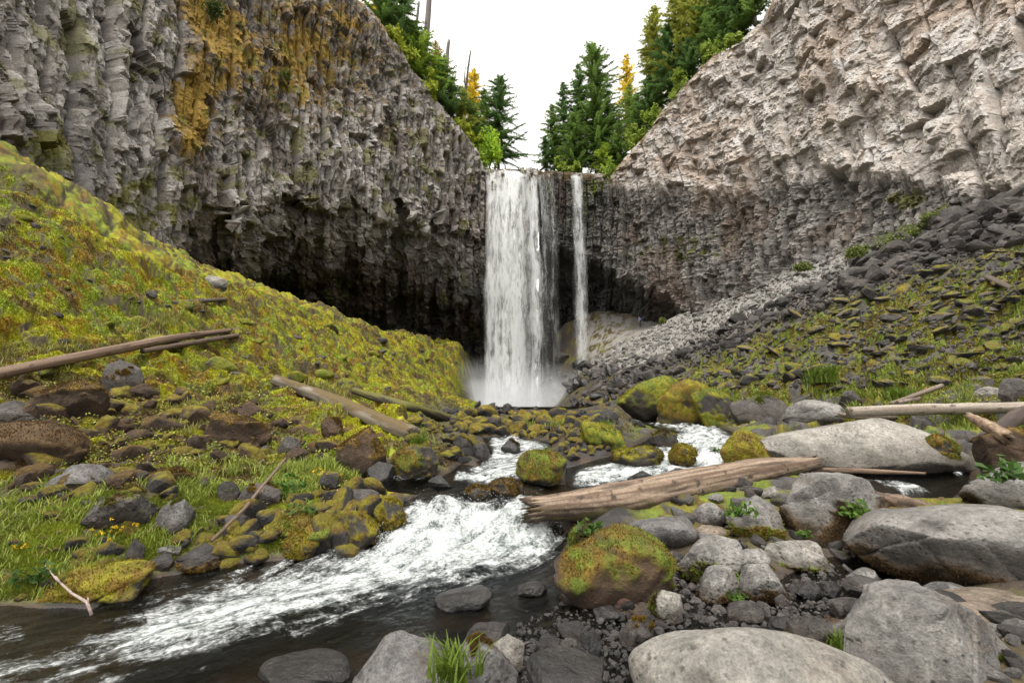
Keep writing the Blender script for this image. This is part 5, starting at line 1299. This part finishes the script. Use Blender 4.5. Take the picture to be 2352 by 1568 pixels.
for nm, pp, rd in (("branch", [(210, 1412, 3.73), (200, 1383, 3.75), (165, 1362, 3.85), (130, 1330, 4.0), (102, 1297, 4.15)], [.012, .011, .009, .007, .003]), ("twig", [(203, 1388, 3.75), (202, 1370, 3.75)], [.008, .004]), ("twig", [(140, 1340, 3.95), (128, 1322, 3.98)], [.006, .003])):
    V, Fi = tube(np.array([P(*q) for q in pp]) - c0, rd, 8, rough=.2)
    mesh_np(nm, V, Fi, M_WOOD, np.tile(np.array([.42, .33, .29]), (len(V), 1)), True, st)
for k, (a, b, rp, lb) in enumerate([((1935, 800), (1958, 767), 3, "short dark stick standing steeply in the talus"), ((2020, 812), (2130, 752), 3.5, "long straight stick lying up the talus"),
                   ((2025, 605), (2080, 650), 4, "curved root like branch high in the talus"), ((2270, 640), (2352, 680), 7, "grey weathered limb in the upper right talus"),
                   ((1680, 690), (1800, 640), 2.5, "slender pole across the dark upper talus"), ((1760, 668), (1850, 690), 3, "mossy stick lying flat mid talus"),
                   ((400, 700), (520, 690), 6, "dark decayed log on the green slope"), ((700, 640 + 60), (760, 735), 4, "small dark branch near the moss crest")]):
    log("dead_stick", [(a[0], a[1] - 3, None), (b[0], b[1] - 3, None)], [rp, rp * .7], lb, cat="stick", seed=30 + k, segs=8, rings=24, col=((.17, .125, .1), (.09, .065, .05)))

# ------------------------------------------------------------------ trees on the rims
def conifer_data(seed, H, Rd, droop=.5, dens=1.0, bare=.12, col=(.035, .062, .018), taper=.8, spray=.5):
    rs = np.random.default_rng(seed); tri = []; cs = []
    nb = int(100 * dens * (H / 16) ** .7)
    for i in range(nb):
        t = bare + (1 - bare) * (i + rs.random()) / nb
        L = Rd * ((1 - t) ** (taper * .85)) * rs.uniform(.4, 1.2) + .3
        a = rs.uniform(0, 2 * np.pi); d = np.array([math.cos(a), math.sin(a), rs.uniform(-.05, .3) + .35 * t])
        base = np.array([0, 0, t * H]); m = max(4, int(L / .2)); f = (np.arange(m) + .6) / m
        p = base + d * (L * f)[:, None]; p[:, 2] -= droop * L * f ** 2 * .6
        p[:, 2] += droop * L * .18 * f ** 4
        side = np.array([-math.sin(a), math.cos(a), 0]); shade = rs.uniform(.6, 1.4)
        for sg in (-1, 1, -1, 1):
            ls = spray * (1.15 - .75 * f) * rs.uniform(.6, 1.3, m) * min(1, L / 1.6 + .25)
            dv = side * sg * rs.uniform(.6, 1.0) + d * rs.uniform(.3, .9) + np.array([0, 0, -.35 * droop - rs.uniform(0, .5)])
            dv /= np.linalg.norm(dv); wv = np.array([d[0], d[1], rs.normal() * .3]) * .11
            q = p + rs.normal(size=(m, 3)) * .06
            tri.append(np.stack([q - wv, q + wv, q + dv * ls[:, None]], 1)); cs.append(np.tile(np.array(col) * shade, (m * 3, 1)) * rs.uniform(.75, 1.25, (m * 3, 1)))
    V = np.concatenate(tri).reshape(-1, 3); return V, np.arange(len(V)).reshape(-1, 3), np.concatenate(cs)
def trunk_data(H, r0, seed, lean=(0, 0), top=.08, stubs=0, fork=False):
    rs = np.random.default_rng(seed); t = np.linspace(0, 1, 14)
    path = np.stack([lean[0] * t * H + .12 * np.sin(t * 5 + seed), lean[1] * t * H + 0 * t, H * t], 1); parts = [tube(path, r0 * (1 - t) + top * t * r0 * 2 + .01, 8, rough=.15, seed=seed)]
    for k in range(stubs):
        f = rs.uniform(.25, .98); a = rs.uniform(0, 6.28); L = rs.uniform(.5, 2.2) * (1.2 - f); b = np.array([np.interp(f, t, path[:, j]) for j in range(3)])
        d = np.array([math.cos(a), math.sin(a) * .6, rs.uniform(-.5, .4)]); q = np.array([b, b + d * L * .6, b + d * L + np.array([0, 0, -.2 * L])])
        parts.append(tube(q, [.05, .035, .012], 5))
    if fork:
        f = .45; b = np.array([np.interp(f, t, path[:, j]) for j in range(3)])
        parts.append(tube(np.array([b, b + [-.35, 0, H * .12], b + [-.15, 0, H * .45]]), [r0 * .6, r0 * .4, .03], 6))
    return join(parts)
TREEM = {}
GREEN = (.040, .072, .022); DEEP = (.026, .052, .02); LIGHT = (.075, .12, .022); PAINTED_SUN = (.5, .40, .04); OLIVE = (.075, .092, .022)  # the gold foliage colour stands in for sunlight on the far trees
def tree(u, vb, vt, off, label, kind='fir', col=GREEN, wpx=50, seed=0, group=None, droop=.5, dens=1.0, bare=.1, taper=.8, lean=(0, 0), name="conifer_tree"):
    du = np.interp(u, [0, 800, 1000, 1100, 1240, 1345, 1440, 1560, 1700, 1830], [20.8, 47, 55, 59, 61, 61, 58, 52.5, 45.5, 39])
    D = float(dm(du)) * (1 + .10 * min(1.2, max(-.05, (400 - vb) / 1000))) + off
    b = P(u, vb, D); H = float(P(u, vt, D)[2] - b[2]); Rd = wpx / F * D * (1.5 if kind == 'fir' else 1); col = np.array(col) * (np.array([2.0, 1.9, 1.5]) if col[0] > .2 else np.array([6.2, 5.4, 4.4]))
    o = empty(name, b, label, "tree", group)
    if kind == 'snag':
        V, Fi = trunk_data(H, Rd, seed, lean, .3, 14, False)
        mesh_np("trunk", V, Fi, M_WOOD, np.tile(np.array([.19, .16, .145]), (len(V), 1)) * np.random.default_rng(1).uniform(.7, 1.2, (len(V), 1)), True, o); return o
    if kind == 'fork':
        V, Fi = trunk_data(H, Rd, seed, lean, .2, 16, True); mesh_np("trunk", V, Fi, M_WOOD, np.tile(np.array([.09, .07, .06]), (len(V), 1)), True, o); return o
    V, Fi = trunk_data(H * .97, max(.1, H * .014), seed, (0, 0), .05, 5); V[:, 2] -= 0
    low = trunk_data(3.0, max(.1, H * .014), seed); 
    mesh_np("trunk", V, Fi, M_WOOD, np.tile(np.array([.13, .105, .085]), (len(V), 1)), True, o)
    if kind == 'fir':
        V, Fi, c = conifer_data(seed, H, Rd, droop, dens, bare, col, taper, .45 + .012 * H)
    else:
        rs = np.random.default_rng(seed); k = int(1500 * dens); cl_ = rs.normal(size=(16, 3)) * np.array([.45, .4, .26]) + np.array([0, 0, .55])
        q = cl_[rs.integers(0, 16, k)] + rs.normal(size=(k, 3)) * np.array([.17, .17, .1]); q = q * np.array([Rd, Rd, H])
        V, Fi, c = leaves(q, np.tile([0, 0, 1.], (k, 1)), np.full(k, .28), np.array(col), rs, .3)
    mesh_np("crown", V, Fi, M_NEEDLE, c, False, o)
    return o
T = tree
T(880, 95, -150, 4, "bushy dark evergreen at the very top of the left rim", wpx=70, seed=1, col=GREEN, dens=1.5)
T(918, 130, -40, 3, "dark drooping evergreen on the left rim beside the topmost one", wpx=55, seed=2, col=DEEP, dens=1.4)
T(945, 168, 55, 3, "mid green young evergreen under the grey snags", wpx=55, seed=3, col=GREEN, dens=1.5)
T(962, 185, 85, 2, "light green bushy evergreen below the thick snag", wpx=52, seed=4, col=LIGHT, dens=1.6, taper=.5)
T(1010, 250, 135, 3, "round headed green evergreen under the cut off snag", wpx=52, seed=5, col=GREEN, dens=1.6, taper=.5)
T(1035, 285, 180, 3, "dark green evergreen midway down the left rim", wpx=48, seed=6, col=DEEP, dens=1.5)
T(1062, 320, 205, 3, "olive evergreen against the sun-painted golden tree", wpx=46, seed=7, col=OLIVE, dens=1.4)
T(1085, 350, 240, 3, "narrow green evergreen just left of the lone fir", wpx=38, seed=8, col=GREEN, dens=1.4)
T(1110, 385, 205, 6, "slim fir half hidden behind the lone fir", wpx=42, seed=9, col=GREEN)
T(1146, 392, 180, 7, "lone layered fir standing at the left lip of the falls", wpx=62, seed=10, col=DEEP, dens=1.7, droop=.55, taper=.65)
T(1126, 395, 290, 2, "bright green leafy shrub by the falls lip", kind='bush', wpx=34, seed=11, col=(.10, .17, .02), dens=1.6, name="shrub")
T(1100, 395, 335, 1, "small green shrub clinging to the left rim end", kind='bush', wpx=22, seed=12, col=(.08, .13, .02), name="shrub")
T(1085, 340, 160, 16, "tree with sunlight painted gold into its foliage, rising behind the left rim", wpx=38, seed=13, col=PAINTED_SUN, dens=1.7)
T(868, 70, -60, 14, "tree painted sunlit gold, glimpsed behind the topmost evergreens", wpx=40, seed=14, col=PAINTED_SUN, dens=1.6)
T(935, 130, 62, 14, "crown painted sunlit gold behind the young evergreen", wpx=40, seed=15, col=PAINTED_SUN, dens=1.5)
T(1000, 200, 100, 14, "thin yellowish tree right of the thick snag", wpx=40, seed=16, col=(.24, .19, .05), dens=.8)
T(972, 180, -40, 6, "thick grey broken snag on the left rim", 'snag', wpx=10, seed=17, lean=(.03, 0), name="dead_tree")
T(945, 110, 5, 8, "slender leaning snag beside the thick one", 'snag', wpx=5, seed=18, lean=(.12, 0), name="dead_tree")
T(1018, 200, 93, 5, "cut off grey snag with one hanging branch", 'snag', wpx=6, seed=19, lean=(.1, 0), name="dead_tree")
T(1062, 280, 117, 6, "double stemmed bare dark snag", 'fork', wpx=4, seed=20, lean=(.09, 0), name="dead_tree")
T(975, 175, 100, 4, "grey dead leaning pole hung with bare twigs", 'snag', wpx=5, seed=21, lean=(-.02, 0), name="dead_tree")
for i, (u, vb, vt, wp) in enumerate([(905, 115, 70, 26), (930, 150, 110, 24), (985, 225, 185, 26), (1050, 320, 280, 22), (1080, 350, 310, 20)]):
    T(u, vb, vt, 1, "low light green shrub on the edge of the left rim", kind='bush', wpx=wp, seed=60 + i, col=(.10, .13, .02), name="rim_shrub", group="low shrubs along the left rim", dens=.9)
# right rim
T(1372, 405, 105, 7, "tall spreading hemlock with drooping boughs right of the falls", wpx=72, seed=30, col=GREEN, dens=1.7, droop=.6, taper=.6)
T(1335, 400, 150, 9, "fir standing just left of the tall spreading hemlock", wpx=45, seed=31, col=DEEP, dens=1.3)
T(1298, 395, 190, 9, "pointed fir second from the falls lip on the right", wpx=38, seed=32, col=DEEP, dens=1.4)
T(1272, 395, 240, 6, "small fir nearest the falls lip on the right", wpx=34, seed=33, col=GREEN, dens=1.5)
T(1255, 395, 315, 4, "lowest dark fir overhanging the falls lip", wpx=26, seed=34, col=DEEP, dens=1.4)
T(1320, 405, 260, 4, "full green fir in front of the hemlock's left side", wpx=44, seed=35, col=GREEN, dens=1.7)
T(1400, 405, 215, 8, "dark fir behind the hemlock's right side", wpx=46, seed=36, col=DEEP, dens=1.4)
T(1425, 390, 280, 4, "mid green fir low on the right rim", wpx=40, seed=37, col=GREEN, dens=1.6)
T(1448, 330, 125, 18, "fir painted sunlit gold, rising behind the right rim", wpx=36, seed=38, col=PAINTED_SUN, dens=1.1)
T(1452, 360, 195, 12, "green fir in front of the fir painted sunlit gold", wpx=38, seed=39, col=(.06, .095, .025), dens=1.3)
T(1470, 345, 215, 6, "dense green fir under the painted sunlit top", wpx=40, seed=40, col=GREEN, dens=1.6)
T(1496, 300, 175, 5, "dark fir on the slope of the right rim", wpx=40, seed=41, col=DEEP, dens=1.6)
T(1514, 270, 20, 9, "tall slim double topped fir on the right skyline", wpx=34, seed=42, col=OLIVE, dens=1.6, taper=.45)
T(1500, 280, 60, 10, "slightly shorter fir at the tall slim fir's left", wpx=26, seed=43, col=OLIVE, dens=1.3, taper=.5)
T(1540, 235, 60, 5, "broad dark fir right of the tall slim fir", wpx=46, seed=44, col=DEEP, dens=1.7, taper=.6)
T(1572, 210, -40, 7, "big yellow green fir reaching out of frame", wpx=52, seed=45, col=OLIVE, dens=1.8, taper=.6)
T(1612, 160, -90, 6, "dense olive fir with a bare lower trunk", wpx=52, seed=46, col=OLIVE, dens=1.8, bare=.22, taper=.6)
T(1660, 125, -130, 6, "large green fir near the top of the right rim", wpx=55, seed=47, col=GREEN, dens=1.8, taper=.6)
T(1705, 105, -150, 5, "dark fir at the upper end of the right rim", wpx=50, seed=48, col=DEEP, dens=1.8, taper=.6)
T(1738, 60, -150, 4, "uppermost fir overhanging the pale cliff", wpx=44, seed=49, col=GREEN, dens=1.6)
T(1640, 140, 20, 3, "low green fir under the dense olive fir", wpx=42, seed=50, col=GREEN, dens=1.6)
T(1590, 190, 90, 3, "bushy fir above the bare roots on the right rim", wpx=42, seed=51, col=DEEP, dens=1.6)
T(1390, 420, 330, 2, "bright drooping young fir beside the rim stump", wpx=34, seed=52, col=(.08, .12, .022), dens=1.4)
T(1404, 440, 385, 0, "green boughs hanging over the rock below the right rim", kind='bush', wpx=26, seed=53, col=(.06, .1, .02), name="shrub", dens=1.0)
for i, (u, vb, vt, wp) in enumerate([(1290, 400, 375, 20), (1320, 402, 380, 20), (1460, 345, 300, 24), (1500, 295, 250, 24), (1560, 220, 170, 26), (1640, 145, 100, 24), (1690, 115, 80, 24)]):
    T(u, vb, vt, 1, "low green shrub on the edge of the right rim", kind='bush', wpx=wp, seed=80 + i, col=(.065, .1, .02), name="rim_shrub", group="low shrubs along the right rim", dens=.9)
for i, (u, v, D, wp, lb, cc) in enumerate([(657, 168, 43.5, 16, "single bright green bush growing out of the mossy cliff", (.14, .17, .02)), (490, 12, 33.5, 26, "dark green shrub on a ledge high in the mossy cliff", (.07, .11, .02)),
                       (575, 180, 39.5, 9, "small shrub sprouting among orange lichen", (.1, .13, .02))]):
    D = float(dm(D)) - 2.2; p = P(u, v + wp, D); o = empty("cliff_shrub", p, lb, "shrub"); rs = np.random.default_rng(i); k = 500; Rr = wp / F * D
    q = rs.normal(size=(k, 3)) * np.array([.5, .35, .45]) * Rr + np.array([0, 0, Rr]); V, Q, c = leaves(q, np.tile([0, -.5, .5], (k, 1)), np.full(k, Rr * .16), np.array(cc), rs); mesh_np("foliage", V, Q, M_LEAF, c, False, o)
    V, Fi = join([tube(np.array([[0, .6, -.2], q[j]]), [.03, .01], 4) for j in range(8)]); mesh_np("stem", V, Fi, M_WOOD, np.tile(np.array([.1, .07, .05]), (len(V), 1)), True, o)
# bushes at the foot of the pale cliff
for i, (u, v, wp, hp, lb) in enumerate([(2075, 560, 60, 46, "large pale green bush where the talus meets the pale cliff"), (2150, 512, 42, 32, "feathery bush uphill of the large pale green one"),
                       (1965, 600, 30, 30, "small bush downhill of the large pale green one"), (1850, 625, 24, 22, "little bush at the head of the light scree"), (1522, 745, 9, 14, "tiny bush near the walker on the scree")]):
    h, ok_ = hit([u], [v]); D = h[0, 1]; p = h[0]; o = empty("slope_bush", p, lb, "bush"); rs = np.random.default_rng(40 + i); k = 1800
    cl_ = rs.normal(size=(14, 3)) * np.array([.4, .3, .2]) + np.array([0, 0, .5]); q = (cl_[rs.integers(0, 14, k)] + rs.normal(size=(k, 3)) * .16) * np.array([wp, wp * .6, hp]) / F * D; q[:, 2] = np.maximum(q[:, 2], -.1) + (q[:, 0] * (.45 if i < 3 else .1))
    V, Q, c = leaves(q, np.tile([0, -.4, .7], (k, 1)), np.full(k, 3.0 / F * D), np.array([.23, .28, .07]), rs); mesh_np("foliage", V, Q, M_LEAF, c, False, o)
    V, Fi = join([tube(np.array([[0, .0, -.2], q[j]]), [.03, .01], 4) for j in range(12)]); mesh_np("stem", V, Fi, M_WOOD, np.tile(np.array([.1, .08, .05]), (len(V), 1)), True, o)

# ------------------------------------------------------------------ the walker on the scree
def skin_obj(name, verts, edges, radii, mat, parent, root=0):
    me = bpy.data.meshes.new(name); me.from_pydata(verts, edges, []); o = bpy.data.objects.new(name, me); COL.objects.link(o); o.parent = parent
    o.modifiers.new("skin", 'SKIN'); sv = me.skin_vertices
    if not sv:
        bm = bmesh.new(); bm.from_mesh(me); bm.verts.layers.skin.verify(); bm.to_mesh(me); bm.free(); sv = me.skin_vertices
    for i, rd in enumerate(radii):
        sv[0].data[i].radius = (rd, rd) if not isinstance(rd, tuple) else rd
        sv[0].data[i].use_root = (i == root)
    s = o.modifiers.new("sub", 'SUBSURF'); s.levels = 1; s.render_levels = 2
    me.materials.append(mat)
    return o
h, ok_ = hit([1471], [750]); pd = h[0]
per = empty("person", pd + np.array([0, -.1, 0]), "person in a blue shirt and dark trousers climbing the pale scree", "person")
SK = plain("skin", (.38, .22, .15)); BL = plain("blue_cloth", (.10, .27, .75)); DK = plain("dark_cloth", (.012, .018, .024)); HR = plain("dark_hair", (.015, .012, .01))
# facing the falls (-x), stooped forward, left foot raised
body = [(0, 0, .92), (-.05, 0, 1.15), (-.14, 0, 1.38), (-.22, 0, 1.48), (-.28, 0, 1.60),
        (-.02, -.1, .88), (-.16, -.1, .52), (-.08, -.1, .10), (-.22, -.1, .05), (.03, .1, .86), (.0, .1, .46), (.14, .1, .08), (.0, .1, .03),
        (-.14, -.2, 1.36), (-.10, -.26, 1.08), (-.28, -.22, .90), (-.34, -.21, .86), (-.14, .2, 1.36), (-.1, .26, 1.08), (-.26, .22, .9), (-.32, .21, .86)]
be = [(0, 1), (1, 2), (2, 3), (3, 4), (0, 5), (5, 6), (6, 7), (7, 8), (0, 9), (9, 10), (10, 11), (11, 12), (2, 13), (13, 14), (14, 15), (15, 16), (2, 17), (17, 18), (18, 19), (19, 20)]
br = [.12, .13, .13, .055, .095, .085, .06, .045, .035, .085, .06, .045, .035, .06, .045, .035, .03, .06, .045, .035, .03]
for hb in (16, 20):
    x, y, z = body[hb]
    for k, (dx, dy, dz) in enumerate([(-.07, -.03, -.05), (-.09, -.01, -.06), (-.09, .01, -.06), (-.075, .03, -.05), (-.02, -.05, -.04)]):
        body.append((x + dx * .5, y + dy, z + dz * .5)); be.append((hb, len(body) - 1)); br.append(.011); body.append((x + dx, y + dy, z + dz * 1.2)); be.append((len(body) - 2, len(body) - 1)); br.append(.008)
body.append((-.375, 0, 1.585)); be.append((4, len(body) - 1)); br.append(.016)
skin_obj("body", body, be, br, SK, per)
skin_obj("shirt", body[:3] + [body[13], body[14], body[17], body[18], (0.02, 0, .84)], [(0, 1), (1, 2), (2, 3), (3, 4), (2, 5), (5, 6), (0, 7)], [.16, .165, .15, .08, .065, .08, .065, .17], BL, per)
skin_obj("trousers", [(0, 0, .88)] + body[5:8] + body[9:12], [(0, 1), (1, 2), (2, 3), (0, 4), (4, 5), (5, 6)], [.14, .11, .08, .065, .11, .08, .065], DK, per)
skin_obj("hair", [(-.27, 0, 1.63), (-.25, 0, 1.70), (-.20, 0, 1.62)], [(0, 1), (0, 2)], [.095, .06, .07], HR, per)
skin_obj("shoe", [body[7], (-.25, -.1, .04)], [(0, 1)], [.055, .045], HR, per); skin_obj("shoe", [(.14, .1, .06), (-.02, .1, .02)], [(0, 1)], [.055, .045], HR, per)
per.rotation_euler = (0, 0, .25)
